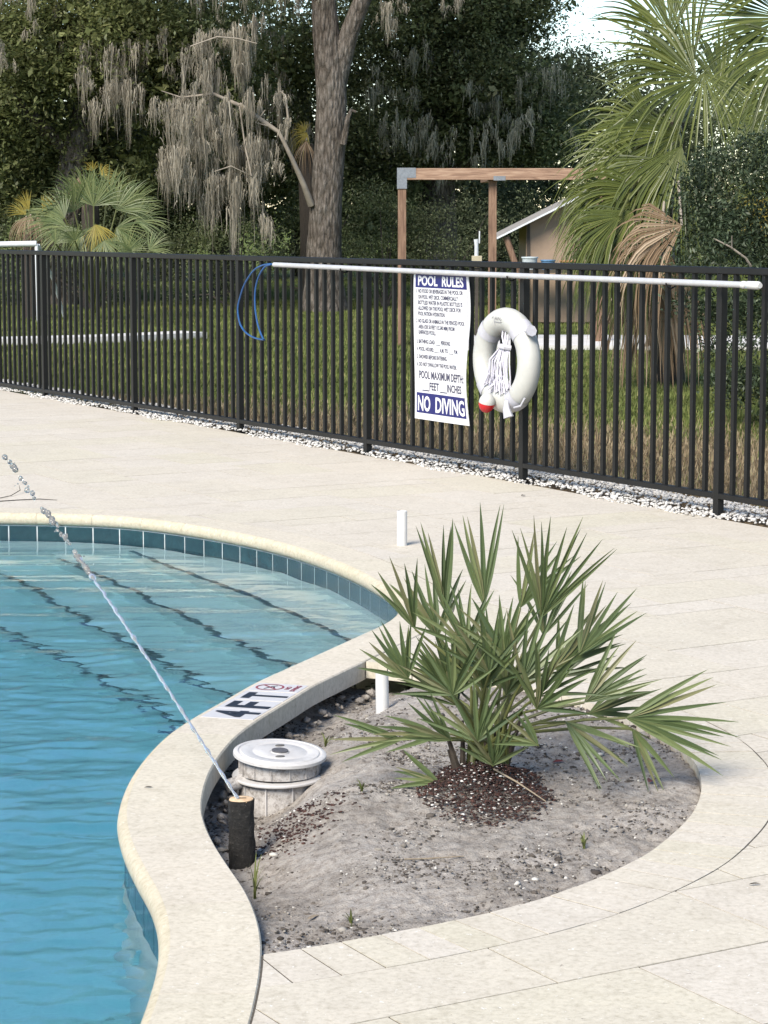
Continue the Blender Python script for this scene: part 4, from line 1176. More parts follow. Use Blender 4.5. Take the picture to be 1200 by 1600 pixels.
def fan_palm():
    base = Vector((0.285, 6.50, 0.0))
    t = thing('fan_palm', 'bushy green fan palm planted in the sandy bed', 'palm', base)
    rn = random.Random(21)
    K = 0.00177
    # (hub and reach in millimetres beside and above the base, direction, spread, leaflets, depth)
    rows = [(580,335,76,305,66,12,-.03),(525,490,80,205,140,9,-.14),(690,450,56,215,70,9,.03),(700,570,28,200,66,9,-.04),(810,605,-1,265,72,11,-.08),(335,525,108,180,160,12,-.16),(320,340,100,250,30,6,.08),
            (430,330,96,265,34,6,.12),(235,380,113,205,40,5,.04),(215,500,124,160,95,10,-.06),(200,672,176,175,50,5,-.05),(300,775,162,120,60,6,-.12),(640,600,-38,190,60,8,-.15),(830,640,-64,160,30,4,-.06),
            (480,450,98,180,110,9,-.02),(530,330,62,210,60,7,.10),(400,640,102,170,130,9,-.22),(380,430,112,190,95,10,.02),(620,500,38,215,60,7,.06),(300,660,176,165,42,5,-.05),(560,560,60,200,105,9,-.18),(440,700,96,135,120,8,-.24),
            (720,620,14,185,70,8,.05),(470,560,84,200,120,9,.12),(350,590,132,170,80,8,.12),(640,540,46,190,90,8,.15),(560,640,150,110,70,5,-.26),(300,420,104,190,80,8,.14),(600,420,82,200,70,7,.16),(420,520,92,190,110,9,-.10),(330,640,150,150,80,7,-.2)]
    for q_ in range(7):
        hx, hy = rn.uniform(300,660), rn.uniform(430,660)
        rows.append((hx, hy, 90 - (hx-450)*0.22 + rn.uniform(-18,18), rn.uniform(165,215), rn.uniform(45,110), rn.randint(6,8), rn.uniform(-.22,.16)))
    for hx, hy, a, R, sp, nl, dy in rows:
        hub = Vector(((hx-431)*0.00101, dy, (788-hy)*0.00101)); R = R*0.00101
        if 20 < a < 160: a += (90-a)*0.14
        sp *= 0.84
        a = math.radians(a); d = Vector((math.cos(a), rn.uniform(-0.35,0.25) + dy*0.9, math.sin(a)))
        up = Vector((rn.uniform(-.3,.3), -1.0, 0.35 + rn.uniform(-.2,.3)))
        mb = MB()
        fan(mb, hub, d, up, R*1.10, nl, math.radians(sp), droop=rn.uniform(0.03,0.08), w=rn.uniform(0.0130,0.0165), fuse=0.05, cup=rn.uniform(0.1,0.4), rnd=rn, fold=0.30, even=0.82, pw=3.0, scat=0.6)
        fr = mb.build('frond', M['fan'], t)
        st = Vector((rn.uniform(-.06,.06), rn.uniform(-.06,.03), rn.uniform(0.0,0.04)))
        mid_ = st.lerp(hub, 0.5) + Vector((-hub.x*0.22, 0, 0.04))
        pb = MB(); pb.tube([st, st.lerp(mid_,.5)+Vector((-hub.x*.06,0,.012)), mid_, mid_.lerp(hub,.55)+Vector((0,0,.008)), hub], [0.0075,0.006,0.005,0.0042,0.0034], 6); pb.build('petiole', M['petiole'], fr, True)
    mb = MB()
    for k in range(26):
        a = rn.uniform(0, 2*math.pi); r_ = rn.uniform(0.0,0.055)
        p = Vector((r_*math.cos(a)*1.3, r_*math.sin(a), -0.03)); q = p + Vector((rn.uniform(-.04,.04)+p.x*.5, rn.uniform(-.03,.03), rn.uniform(0.08,0.20)))
        mb.tube([p, p.lerp(q,.5), q], [0.012,0.009,0.004], 6)
    mb.build('stem_base', M['palm_base'], t, True)
fan_palm()

# small weeds, leaves and twigs in the bed
def weed(label, x, y, hgt, nbl, spread, seed):
    rn = random.Random(seed); z = sz(x, y)
    t = thing('weed', label, 'weed', (x,y,z), 0, 'weeds sprouting in the bed')
    for k in range(nbl):
        a = rn.uniform(0, 2*math.pi); l = hgt*rn.uniform(0.5,1.1); dx, dy = math.cos(a)*spread*rn.uniform(.3,1), math.sin(a)*spread*rn.uniform(.3,1)
        vs = []
        for i in range(5):
            u = i/4; p = Vector((dx*u*u, dy*u*u, l*u - 0.35*l*u**3*spread/hgt)); ww = 0.0032*(1-u**2)+0.0003
            vs += [p+Vector((-math.sin(a)*ww, math.cos(a)*ww, 0)), p-Vector((-math.sin(a)*ww, math.cos(a)*ww, 0))]
        mb = MB(); mb.add(vs, [(2*i,2*i+1,2*i+3,2*i+2) for i in range(4)]); mb.build('blade', M['weed'], t)
weed('tall grass tuft growing at the coping below the log stub', -0.318, 5.66, 0.12, 9, 0.03, 1)
weed('small yellowish weed in the sand in front of the canister', -0.06, 6.27, 0.045, 7, 0.03, 2)
weed('thin upright weed in the sand right of the mulch heap', 0.505, 5.82, 0.06, 7, 0.035, 3)
weed('weed half hidden between the canister and the fan palm', -0.18, 7.15, 0.06, 8, 0.05, 4)
weed('dry little weed near the front paver edge of the bed', -0.075, 5.23, 0.06, 4, 0.03, 5)
def leaf(label, x, y, z, rz, L_, W_, mat, tilt=0.15):
    mb = MB(); vs = []; 
    for i in range(7):
        u = i/6; ww = W_*math.sin(math.pi*u)**0.8/2; z_ = 0.0015*math.sin(u*3.0)*L_/0.04 + 0.001
        vs += [((u-.5)*L_, -ww, z_+ww*0.4), ((u-.5)*L_, 0, z_), ((u-.5)*L_, ww, z_+ww*0.4)]
    fc = []
    for i in range(6): b = i*3; fc += [(b,b+3,b+4,b+1),(b+1,b+4,b+5,b+2)]
    mb.add(vs, fc); o = mb.build('fallen_leaf', mat); o.location = (x,y,z); o.rotation_euler = (tilt, 0, rz); tag(o, label, 'leaf', 'fallen leaves')
M['red_leaf'] = plain('red_brown_leaf', (0.16,0.03,0.02), 0.6, 0.3, 60); M['dark_leaf'] = plain('dark_dry_leaf', (0.03,0.025,0.02), 1.0, 0.3, 60, spec=0.05); M['tan_leaf'] = plain('tan_leaf', (0.30,0.24,0.17), 0.8, 0.2, 60)
leaf('dark red fallen leaf on the sand right of the fan palm', 0.505, 6.70, sz(0.505,6.70)+0.004, 0.3, 0.040, 0.016, M['red_leaf'])
leaf('crumpled red brown leaf near the right rim of the bed', 0.742, 6.47, sz(0.742,6.47)+0.006, 1.2, 0.03, 0.018, M['red_leaf'], 0.5)
leaf('dark sliver of leaf lying on the coping left of the log', -0.648, 6.362, TOPZ+0.001, 0.1, 0.024, 0.008, M['dark_leaf'], 0.0)
leaf('small dark leaf on the pavers at the right of the bed', 0.873, 5.42, 0.003, 0.2, 0.03, 0.009, M['dark_leaf'], 0.0)
leaf('pale curled leaf in the sand near the front corner of the bed', -0.165, 5.36, sz(-0.165,5.36)+0.004, 0.9, 0.045, 0.010, M['tan_leaf'])
leaf('dark speck of leaf on the deck in front of the fence', 0.77, 13.0, 0.003, 0.6, 0.03, 0.02, M['dark_leaf'], 0.0)
def twig(label, pts, r, mat='tan_leaf'):
    mb = MB(); c = Vector(pts[0]); mb.tube([Vector(p)-c for p in pts], [r]*(len(pts)-1)+[r*0.5], 6); o = mb.build('twig', M[mat], None, True); o.location = c; tag(o, label, 'twig', 'twigs')
twig('straight pale twig lying on the open sand', [(0.05,5.70,sz(0.05,5.70)+.004),(0.11,5.72,sz(0.11,5.72)+.006),(0.20,5.745,sz(0.2,5.745)+.006)], 0.0022)
twig('reddish twig lying across the mulch heap', [(0.30,6.33,0.062),(0.36,6.25,0.045),(0.43,6.13,0.022)], 0.0026, 'tan_leaf')
twig('thin curved twig lying on the far deck at the pool edge', [(-2.16,12.70,.004),(-2.0,12.80,.004),(-1.88,12.83,.006),(-1.78,12.80,.004)], 0.0025, 'dark_leaf')
twig('loose wire end curling up from the far deck', [(-2.12,12.86,.004),(-2.06,12.98,.006),(-2.03,13.12,.02),(-2.045,13.18,.04)], 0.002, 'dark_leaf')
# ------------------------------------------------------------------ beyond the fence: paths, timber frame, shed, goal
def path(name, pts, wdt, label, th=0.03):
    c = smooth_curve(pts, 0.4); a = offset_curve(c, wdt/2); b = offset_curve(c, -wdt/2); poly = a + b[::-1]
    if area2(poly) < 0: poly.reverse()
    v, tr = clip_tris(poly, []); mb = MB(); slab(v, tr, -0.05, th, mb); o = mb.build(name, M['concrete']); tag(o, label, kind='structure')
path('path', [(0.75,27.95),(1.6,28.05),(3.0,28.0),(5.0,27.8),(9,27.4),(16,26.5)], 2.3, 'pale concrete path crossing the lawn behind the life ring')
path('path', [(-2.35,29.4),(-2.9,28.9),(-3.6,28.35),(-6.0,27.4),(-9,26.8)], 0.5, 'narrow pale path end on the lawn at the left', 0.06)

fr = thing('timber_frame', 'reddish timber post and beam frame with metal brackets on the lawn', 'timber frame', (0.21, 27.8, 0))
mb = MB(); mb.box((-0.048,-0.045,-0.3), (0.048,0.045,1.90)); bevel(mb.build('post', M['timber_post'], fr), 0.004)
mb = MB(); mb.box((1.012,0.05,-0.3), (1.105,0.14,1.885)); bevel(mb.build('post', M['timber_post'], fr), 0.004)
mb = MB(); mb.box((2.25,-0.045,-0.3), (2.345,0.045,1.90)); bevel(mb.build('post', M['timber_post'], fr), 0.004)
mb = MB(); mb.box((-0.052,-0.052,1.902), (2.40,0.048,2.035)); bevel(mb.build('beam', M['timber'], fr), 0.005)
mb = MB(); mb.box((1.00,0.052,1.888), (1.115,2.2,2.02)); bevel(mb.build('cross_beam', M['timber_post'], fr), 0.005)
mb = MB(); mb.box((-0.056,-0.057,1.80), (0.056,-0.0535,1.9245)); mb.box((-0.056,-0.057,1.925), (0.16,-0.0535,2.0405)); mb.box((-0.0585,-0.0525,1.80),(-0.0545,0.05,2.04))
bm = mb.build('corner_bracket', M['galv'], fr)
mb = MB(); mb.box((1.06,-0.057,1.895), (1.20,-0.0525,1.945)); mb.build('bracket', M['galv'], fr)

shed = thing('shed', 'small tan shed with white edged sloping roof behind the palm', 'shed', (1.92, 33.0, 0))
mb = MB()
mb.add([(0.05,0,0),(2.0,0,0),(2.0,0,2.33),(0.05,0,1.36),(0.05,1.8,0),(2.0,1.8,0),(2.0,1.8,2.33),(0.05,1.8,1.36)], [(0,1,2,3),(5,4,7,6),(4,0,3,7),(1,5,6,2),(3,2,6,7),(0,4,5,1)])
mb.build('wall', M['tan_wall'], shed)
mb = MB(); 
mb.add([(-0.36,-0.25,1.16),(2.15,-0.25,2.41),(2.15,2.0,2.41),(-0.36,2.0,1.16),(-0.36,-0.25,1.175),(2.15,-0.25,2.425),(2.15,2.0,2.425),(-0.36,2.0,1.175)], [(3,2,1,0),(4,5,6,7),(0,1,5,4),(1,2,6,5),(2,3,7,6),(3,0,4,7)])
mb.build('roof', plain('roof_sheet', (0.33,0.31,0.29), 0.6, 0.15, 6), shed)
mb = MB(); mb.add([(-0.37,-0.262,1.150),(2.15,-0.262,2.405),(2.15,-0.262,2.432),(-0.37,-0.262,1.177),(-0.37,-0.252,1.150),(2.15,-0.252,2.405),(2.15,-0.252,2.432),(-0.37,-0.252,1.177)], [(0,1,2,3),(5,4,7,6),(3,2,6,7),(4,5,1,0),(4,0,3,7),(1,5,6,2)]); mb.build('edge_trim', M['white_metal'], shed)
mb = MB(); mb.tube([(-0.24,-0.15,1.18),(-0.12,-0.15,0.85),(0.0,-0.1,0.55),(0.02,-0.05,0.0)], 0.045, 8); mb.build('brace', M['timber_post'], shed)
mb = MB(); mb.box((0.06,-0.02,0.0), (0.10,-0.002,1.36)); mb.build('corner_trim', M['dark_bark'], shed)
bn = thing('work_bench', 'low dark bench in front of the tan shed holding tubs', 'bench', (2.15, 32.55, 0))
mb = MB(); mb.box((-0.30,-0.2,0.70), (0.62,0.2,0.745)); mb.build('bench_top', M['dark_bark'], bn)
for lx in (-0.25, 0.57):
    for ly in (-0.16, 0.16):
        mb = MB(); mb.box((lx-0.02,ly-0.02,-0.02), (lx+0.02,ly+0.02,0.699)); mb.build('leg', M['dark_bark'], bn)
for dx, w_, h_, cc, lb in [(-0.16,0.22,0.17,(0.45,0.50,0.52),'pale grey tub at the left end of the bench'),(0.09,0.20,0.13,(0.10,0.22,0.38),'blue tub in the middle of the bench'),(0.40,0.30,0.12,(0.42,0.20,0.09),'wide orange tub at the right end of the bench')]:
    tb = thing('tub', lb, 'tub', (2.15+dx, 32.5, 0.745), 0, 'tubs on the bench')
    mb = MB(); mb.lathe([(0.0,0),(w_*0.42,0),(w_*0.48,h_*0.9)], 16); mb.build('body', plain('tub_paint', cc, 0.6, 0.2, 10), tb, True)
    mb = MB(); mb.lathe([(w_*0.48,h_*0.88),(w_*0.53,h_*0.90),(w_*0.53,h_),(0,h_*1.02)], 16); mb.build('lid', plain('tub_lid', tuple(min(1,c*1.25) for c in cc), 0.6, 0.2, 10), tb, True)
sp = thing('standpipe', 'white standpipe on a pale wooden block beside the timber post', 'standpipe', (1.13, 29.0, 0))
mb = MB(); mb.box((-0.062,-0.05,0.86), (0.062,0.05,1.00)); bevel(mb.build('head_block', plain('pale_wood', (0.55,0.48,0.33), 0.8, 0.1, 9), sp), 0.006)
mb = MB(); mb.box((-0.022,-0.02,-0.02), (0.022,0.02,0.859)); mb.build('stake', M['dark_bark'], sp)
mb = MB(); mb.tube([(-0.005,0,1.0),(-0.005,0,1.12),(-0.01,0,1.2)], [0.026,0.024,0.03], 10); mb.tube([(0.03,0,1.15),(0.032,0,1.3)], 0.009, 6); mb.build('pipe', M['white_metal'], sp, True)

gl_ = thing('small_goal', 'low white tube goal frame on the far lawn at the left edge', 'goal', (-4.87, 33.4, 0))
mb = MB(); mb.tube([(-3.0,0,1.02),(0.0,0,1.08)], 0.042, 10); mb.build('crossbar', M['white_metal'], gl_, True)
mb = MB(); mb.tube([(0,0,1.08),(0.01,0,-0.05)], 0.028, 10); mb.build('upright', M['white_metal'], gl_, True)
mb = MB(); mb.tube([(-3.0,0,1.02),(-3.0,0,-0.05)], 0.028, 10); mb.build('upright', M['white_metal'], gl_, True)
mb = MB(); mb.tube([(0.02,0.03,1.06),(0.16,0.5,0.55),(0.25,0.9,0.02)], 0.024, 8); mb.build('stay', M['white_metal'], gl_, True)

# ------------------------------------------------------------------ leaf clouds (vectorised)
def leaf_cards(name, P_, size, aspect, mat, parent, rng, flat=0.4, label=None, kind=None, hang=0.0):
    n = len(P_)
    a = rng.uniform(0, 2*np.pi, n); tilt = rng.normal(0, 1.0, n)*(1-flat) ; roll = rng.normal(0, 0.8, n)
    d = np.stack([np.cos(a)*np.cos(tilt), np.sin(a)*np.cos(tilt), np.sin(tilt) - hang], 1); d /= np.linalg.norm(d, axis=1)[:,None]
    up = np.stack([rng.normal(0,0.5,n), rng.normal(0,0.5,n), np.ones(n)], 1)
    s = np.cross(d, up); s /= np.linalg.norm(s, axis=1)[:,None]
    L_ = size*rng.uniform(0.7,1.3,n); W_ = L_*aspect
    v0 = P_ - d*L_[:,None]/2; v2 = P_ + d*L_[:,None]/2; v1 = P_ + s*W_[:,None]/2 - d*(L_*0.05)[:,None]; v3 = P_ - s*W_[:,None]/2 - d*(L_*0.05)[:,None]
    V = np.stack([v0,v1,v2,v3],1).reshape(-1,3); Q = np.arange(n*4).reshape(-1,4)
    o = link(name, np_mesh(name, V, Q), mat, parent); return tag(o, label, kind=kind)
def clump_points(centres, per, sig, rng):
    n = len(centres)
    P_ = np.repeat(centres, per, 0) + rng.normal(0, 1, (n*per, 3))*np.array(sig)
    return P_
def shell_centres(c, r, k, rng, lo=0.6, hi=1.0, front=True):
    u = rng.normal(0,1,(k*3,3)); u /= np.linalg.norm(u,axis=1)[:,None]
    if front: u = u[(u[:,1] < 0.35)]
    u = u[:k]; q = rng.uniform(lo,hi,len(u))[:,None]
    return np.array(c) + u*q*np.array(r)
def clip_box(P_, zmin=0.15): return P_[P_[:,2] > zmin]
# visible window beyond the fence, used only to spend detail where it can be seen
def seen(P_, m=0.0): 
    return (np.abs(P_[:,0]) < P_[:,1]*0.165 + 0.6 + m) & (P_[:,2] < CAM_H + P_[:,1]*0.0895 + 0.7 + m)

def moss_strands(name, segs, mat, parent, rng, per_m=60, width=0.0125, jit=0.09):
    """grey tassels hanging from branch segments: (a, b, longest) each"""
    Vs = []
    for a, b, Lm in segs:
        a = np.array(a, float); b = np.array(b, float); ln = np.linalg.norm(b-a); n = max(10, int(per_m*ln))
        nt_ = max(2, int(ln*7)); tc = rng.random(nt_); tl = rng.uniform(0.15,1.0,nt_)**1.5; tsg = rng.uniform(0.02,0.10,nt_); tz = rng.normal(0,0.12,nt_); ty = rng.normal(0,0.2,nt_)
        wgt = tl*tsg; k = rng.choice(nt_, n, p=wgt/wgt.sum()); off = rng.normal(0,1,n); d_ = (b-a)/ln
        top = a + (b-a)*tc[k][:,None] + d_*(off*tsg[k])[:,None]
        top[:,2] += tz[k] - 0.5*tsg[k]*off**2 + rng.normal(0,0.03,n); top[:,1] += ty[k] + rng.normal(0,0.05,n)
        Ls = Lm*tl[k]*np.exp(-0.40*off**2)*rng.uniform(0.12,1.15,n) + 0.06
        ang = rng.uniform(0, np.pi, n); sd = np.stack([np.cos(ang), np.sin(ang), np.zeros(n)],1)
        w0 = width*rng.uniform(0.4,1.5,n); cen = a + (b-a)*tc[k][:,None]; rows = []; wob = np.zeros((n,2))
        for i in range(6):
            q = i/5
            p = top.copy(); p[:,2] -= Ls*q
            wob = wob + rng.normal(0,0.011,(n,2))*(1 if i else 0); p[:,:2] += wob
            p[:,0] += (cen[:,0]-top[:,0])*0.22*q
            ww = (w0*(1-q*0.8)*(0.6+0.8*rng.random(n)))[:,None]
            rows += [p - sd*ww/2, p + sd*ww/2]
        Vs.append(np.stack(rows,1))
    V = np.concatenate(Vs); n = len(V); V = V.reshape(-1,3)
    q = np.array([(2*i,2*i+1,2*i+3,2*i+2) for i in range(5)])
    Q = (q[None] + (np.arange(n)*12)[:,None,None]).reshape(-1,4)
    return link(name, np_mesh(name, V, Q), mat, parent)

def oak(label, base, trunk, limbs, lobes, leaf_mat, seed, leaf=0.078, per=70, moss=(), moss_mat='moss', dens=1.45, sig=(0.24,0.24,0.15), bark='bark', group='oaks behind the lawn', light=None, per_m=60):
    rng = np.random.default_rng(seed)
    t = thing('oak_tree', label, 'tree', base, 0, group); B = Vector(base)
    mb = MB(); pts = [Vector(p)-B for p, r in trunk]; mb.tube(pts, [r for p, r in trunk], 18, jit=0.05); mb.build('trunk', M[bark], t, True)
    for lm in limbs:
        m2 = lm[1] if isinstance(lm[1], str) else bark
        mb = MB()
        for br in (lm[0] if isinstance(lm[1], str) else [lm]):
            mb.tube([Vector(p)-B for p, r in br], [r for p, r in br], 10, jit=0.08)
        mb.build('limb', M[m2], t, True)
    A = []
    for c, r, k in lobes:
        A.append(shell_centres(c, r, int(k*dens), rng))
    cen = np.concatenate(A)
    vis = seen(cen)
    P1_ = clip_box(clump_points(cen[vis], per, sig, rng)); P2_ = clip_box(clump_points(cen[~vis], max(8, per//5), tuple(x*1.4 for x in sig), rng))
    o = leaf_cards('crown', P1_ - np.array(base), leaf, 0.5, M[leaf_mat], t, rng); o['kind'] = 'stuff'
    if len(P2_): o = leaf_cards('upper_crown', P2_ - np.array(base), leaf*2.6, 0.6, M[leaf_mat], t, rng); o['kind'] = 'stuff'
    inn = np.concatenate([shell_centres(c, r, max(6, int(k*0.8)), rng, 0.2, 0.74, False) for c, r, k in lobes])
    P3_ = clip_box(clump_points(inn, 18, tuple(x*1.3 for x in sig), rng))
    o = leaf_cards('inner_crown', P3_ - np.array(base), 0.17, 0.6, M[leaf_mat], t, rng, 0.2); o['kind'] = 'stuff'
    if moss:
        o = moss_strands('hanging_moss', [(np.array(a)-np.array(base), np.array(b)-np.array(base), l) for a, b, l in moss], M[moss_mat], t, rng, per_m=per_m); o['kind'] = 'stuff'
    return t
def boughs(seed, n, x0, x1, z0, z1, Y, l0, l1, L0_, L1_):
    r = random.Random(seed); out = []
    for i in range(n):
        x, z, l = r.uniform(x0,x1), r.uniform(z0,z1), r.uniform(l0,l1)
        out.append(((x-l/2, Y+r.uniform(-.5,.5), z), (x+l/2, Y+r.uniform(-.5,.5), z+r.uniform(-.18,.18)), r.uniform(L0_,L1_)))
    return out
def lim(x0, y0, x1, y1, Y, L_, dy=0.0):
    """a mossy branch in metres: x, height at both ends, distance Y"""
    return ((x0, Y, y0), (x1, Y+dy, y1), L_)

# the big oak with the bare trunk; a dead pale branch on its left, moss curtains on the limbs
oak('tall oak with bare grey trunk and mossy dead branches', (-0.93, 37.0, 0),
    [((-0.93,37,-0.2),0.42),((-0.93,37,0.4),0.30),((-0.93,37,1.0),0.265),((-0.89,37,1.7),0.245),((-0.83,37,2.6),0.235),((-0.81,37,3.2),0.235),((-0.83,37,3.7),0.235),((-0.89,37,4.2),0.205),((-0.93,37,4.8),0.185),((-0.98,37,5.4),0.17),((-1.1,37,6.6),0.14),((-1.8,37,8.5),0.08)],
    [[((-0.80,37,3.15),0.17),((-0.70,37,3.7),0.18),((-0.52,36.95,4.25),0.15),((-0.28,36.9,4.85),0.13),((0.2,36.8,5.8),0.11),((1.2,36.6,7.4),0.06)],
     [((-0.62,36.8,2.55),0.055),((-0.55,36.72,2.95),0.04),((-0.50,36.7,3.06),0.03),((-0.43,36.7,3.03),0.02)],
     ([[((-1.12,36.85,1.62),0.055),((-1.24,36.7,1.95),0.045),((-1.42,36.6,2.35),0.035),((-1.55,36.5,2.62),0.030),((-1.62,36.5,2.75),0.028)],
       [((-1.50,36.55,2.60),0.022),((-1.46,36.5,2.95),0.018),((-1.50,36.5,3.28),0.014),((-1.58,36.5,3.34),0.008)],
       [((-1.60,36.5,2.72),0.030),((-1.9,36.5,2.92),0.040),((-2.2,36.5,3.14),0.034)],
       [((-1.72,36.5,2.80),0.014),((-1.95,36.4,2.86),0.010),((-1.8,36.4,3.05),0.006)]], 'dead_wood'),
     ([[((-2.15,36.5,3.10),0.034),((-2.6,36.6,3.3),0.025),((-3.1,36.7,3.25),0.014),((-3.4,36.7,3.35),0.006)]], 'dead_wood'),
     ([[((-2.2,36.5,3.14),0.014),((-2.1,36.2,2.5),0.012),((-2.0,36.1,2.05),0.012),((-2.3,36.0,2.2),0.010),((-2.55,36.0,2.12),0.006)]], 'dead_wood'),
     ([[((-3.1,36.7,3.25),0.012),((-2.98,36.4,3.7),0.010),((-2.9,36.1,3.98),0.010),((-2.5,36.1,4.12),0.012),((-2.2,36.2,4.10),0.012),((-1.9,36.1,4.02),0.006)]], 'dead_wood')],
    [((-2.6,37.6,6.3),(2.6,1.8,1.6),60),((0.4,37.4,7.4),(2.8,2.0,1.9),60),((-1.4,38.2,9.2),(3.0,2.4,2.0),60),((-2.5,38.0,4.5),(1.0,0.8,0.5),14)],
    'oak_leaf', 101, per=80,
    moss=[lim(-2.25,2.72,-1.55,2.68,36.45,1.1),lim(-2.35,2.25,-1.60,2.45,36.4,1.0),lim(-3.05,1.92,-2.05,2.30,36.4,0.8),lim(-2.65,2.05,-1.95,2.10,36.3,1.25),lim(-2.05,1.85,-1.62,1.45,36.3,0.85),lim(-3.35,2.75,-2.2,2.95,36.5,0.9),
          lim(-3.3,2.3,-2.7,2.5,36.5,1.0),lim(-2.0,2.55,-1.6,2.6,36.35,0.7),lim(-1.75,4.9,-1.2,5.0,36.7,0.5),lim(-0.35,4.4,0.1,4.6,36.6,0.6),lim(-2.9,3.9,-2.05,4.25,36.6,1.0),lim(-2.75,3.55,-2.35,3.75,36.6,0.9),lim(-2.1,4.15,-2.3,4.15,36.6,1.2),lim(-2.55,4.1,-2.2,4.15,36.55,1.1),lim(-3.3,4.9,-1.3,5.1,36.8,0.6),
          lim(-2.75,1.75,-1.9,1.95,36.3,1.1),lim(-3.1,3.3,-2.4,3.35,36.6,0.8)] + boughs(1,30,-3.3,-1.5,2.0,3.4,36.5,.25,.7,.5,1.2) + boughs(2,9,-3.0,-1.9,3.5,4.3,36.7,.25,.6,.4,1.0) + boughs(3,6,-1.9,1.6,4.4,5.2,36.8,.3,.6,.2,.5), per_m=190)
# leaning dark oak at the left, moss below its crown
oak('wide dark oak filling the left behind the palmetto, hung with pale moss', (-5.4, 39.5, 0),
    [((-5.4,39.5,-0.2),0.36),((-5.35,39.5,1.0),0.27),((-5.1,39.4,2.4),0.24),((-4.6,39.2,4.0),0.2),((-4.0,39,5.6),0.15)],
    [[((-5.1,39.4,2.4),0.14),((-6.4,39.0,3.7),0.10),((-7.8,38.8,4.6),0.06)], [((-4.8,39.3,3.2),0.10),((-3.9,38.7,4.0),0.07),((-3.0,38.3,4.3),0.04)]],
    [((-6.0,39.6,3.6),(2.2,1.6,1.2),130),((-5.0,39.0,4.3),(1.7,1.2,0.9),120),((-3.8,38.8,4.2),(1.5,1.2,0.75),95),((-3.1,39.0,3.4),(1.2,1.0,0.7),60),((-6.6,40,2.2),(1.8,1.4,1.2),90),((-4.5,40.2,2.3),(1.7,1.2,1.0),80),((-5.4,40,6.5),(3.4,2.6,2.0),90),((-4.2,40.5,9),(3.6,2.6,2.2),90)],
    'oak_leaf_light', 102, per=95,
    moss=[lim(-4.95,3.85,-4.25,4.25,38.0,1.0),lim(-4.75,3.95,-4.0,4.05,37.9,0.9),lim(-4.45,3.75,-3.8,3.65,37.8,1.1),lim(-4.1,3.45,-3.75,3.5,37.8,1.15),lim(-4.6,3.55,-4.3,3.6,37.8,0.8),lim(-5.75,5.05,-5.45,5.05,38,0.7),lim(-3.95,4.1,-3.4,4.3,37.9,0.7),lim(-3.4,4.0,-2.95,3.9,37.7,1.0),lim(-3.05,3.4,-2.7,3.5,37.6,0.9),lim(-6.4,4.9,-4.4,5.3,38.2,0.4)] + boughs(4,9,-5.0,-3.5,3.1,4.4,37.9,.2,.6,.4,1.0) + boughs(5,7,-6.6,-4.6,3.6,5.0,38.0,.2,.5,.2,.6), per_m=190)
oak('shadowy oak far left with grey moss trailing from low boughs', (-7.4, 43.0, 0),
    [((-7.4,43,-0.2),0.36),((-7.3,43,2.0),0.26),((-7.0,43,5.0),0.2)], [],
    [((-7.0,42.6,3.0),(2.6,1.5,1.6),110),((-5.0,43,2.2),(2.4,1.4,1.5),110),((-7.5,43.5,7.5),(3.8,2.6,3.0),90)], 'oak_leaf_far', 103, per=80,
    moss=[lim(-7.1,3.0,-4.2,3.1,40.6,0.9),lim(-6.6,2.3,-3.4,2.5,40.8,0.8),lim(-7.0,3.9,-5.5,4.0,40.7,0.8),lim(-4.4,2.9,-3.0,2.8,40.5,0.9)] + boughs(6,18,-7.2,-3.6,2.2,4.0,40.3,.3,.8,.4,.9), moss_mat='moss_dark', bark='dark_bark', per_m=90)
oak('lighter green oak behind the moss curtains left of the bare trunk', (-2.9, 43.5, 0),
    [((-2.9,43.5,-0.2),0.3),((-2.9,43.5,2.0),0.2),((-2.6,43.5,4.5),0.15)], [],
    [((-2.6,43,3.6),(1.7,1.2,1.2),110),((-2.0,43,2.2),(1.6,1.0,1.2),90),((-3.6,43,2.2),(1.5,1.0,1.3),90),((-1.6,42.6,4.3),(0.9,0.8,0.7),40),((-2.8,44,7.2),(2.8,2.2,2.2),60)], 'oak_leaf_light', 104, per=80,
    moss=[lim(-3.4,3.6,-1.4,3.4,41.7,1.0),lim(-3.0,2.6,-1.3,2.8,41.7,1.0),lim(-2.2,4.6,-1.3,4.8,41.8,0.9)] + boughs(8,16,-3.6,-1.2,2.4,4.6,41.7,.3,.7,.4,1.0), bark='dark_bark', per_m=80)
# the broad oak at the right of the trunk
oak('broad dense oak right of the bare trunk, rounded against the sky', (1.0, 43.0, 0),
    [((1.0,43,-0.2),0.4),((1.0,43,1.5),0.3),((0.9,43,3.5),0.26),((0.6,43,6),0.2)], [[((1.0,43,2.0),0.14),((2.2,42.6,3.0),0.09),((3.0,42.2,3.5),0.05)]],
    [((0.3,42.6,3.2),(1.5,1.6,1.3),120),((1.7,42.2,3.8),(1.35,1.4,1.0),125),((0.8,42.4,5.0),(1.75,1.8,1.0),125),((2.5,42.6,3.1),(1.15,1.2,1.0),90),((-0.3,42.8,1.8),(0.9,1.0,0.9),60),((0.2,43,7.2),(2.2,2.2,1.8),70),((-0.6,43.4,9.4),(2.2,2.2,1.7),50),((2.1,42.6,5.1),(0.95,1.0,0.8),70)],
    'oak_leaf', 105, per=100,
    moss=[lim(1.55,3.35,3.1,3.55,41.0,0.85),lim(1.7,2.9,2.5,3.0,40.9,0.7),lim(1.35,2.85,1.62,2.85,40.8,0.75),lim(2.3,3.9,3.2,3.7,41.0,0.6),lim(0.4,3.0,1.3,3.1,41.0,0.5),lim(0.1,4.2,1.4,4.3,40.9,0.5)] + boughs(7,26,-0.3,3.3,2.5,4.3,40.9,.2,.6,.25,.7), moss_mat='moss_dark', per_m=110)
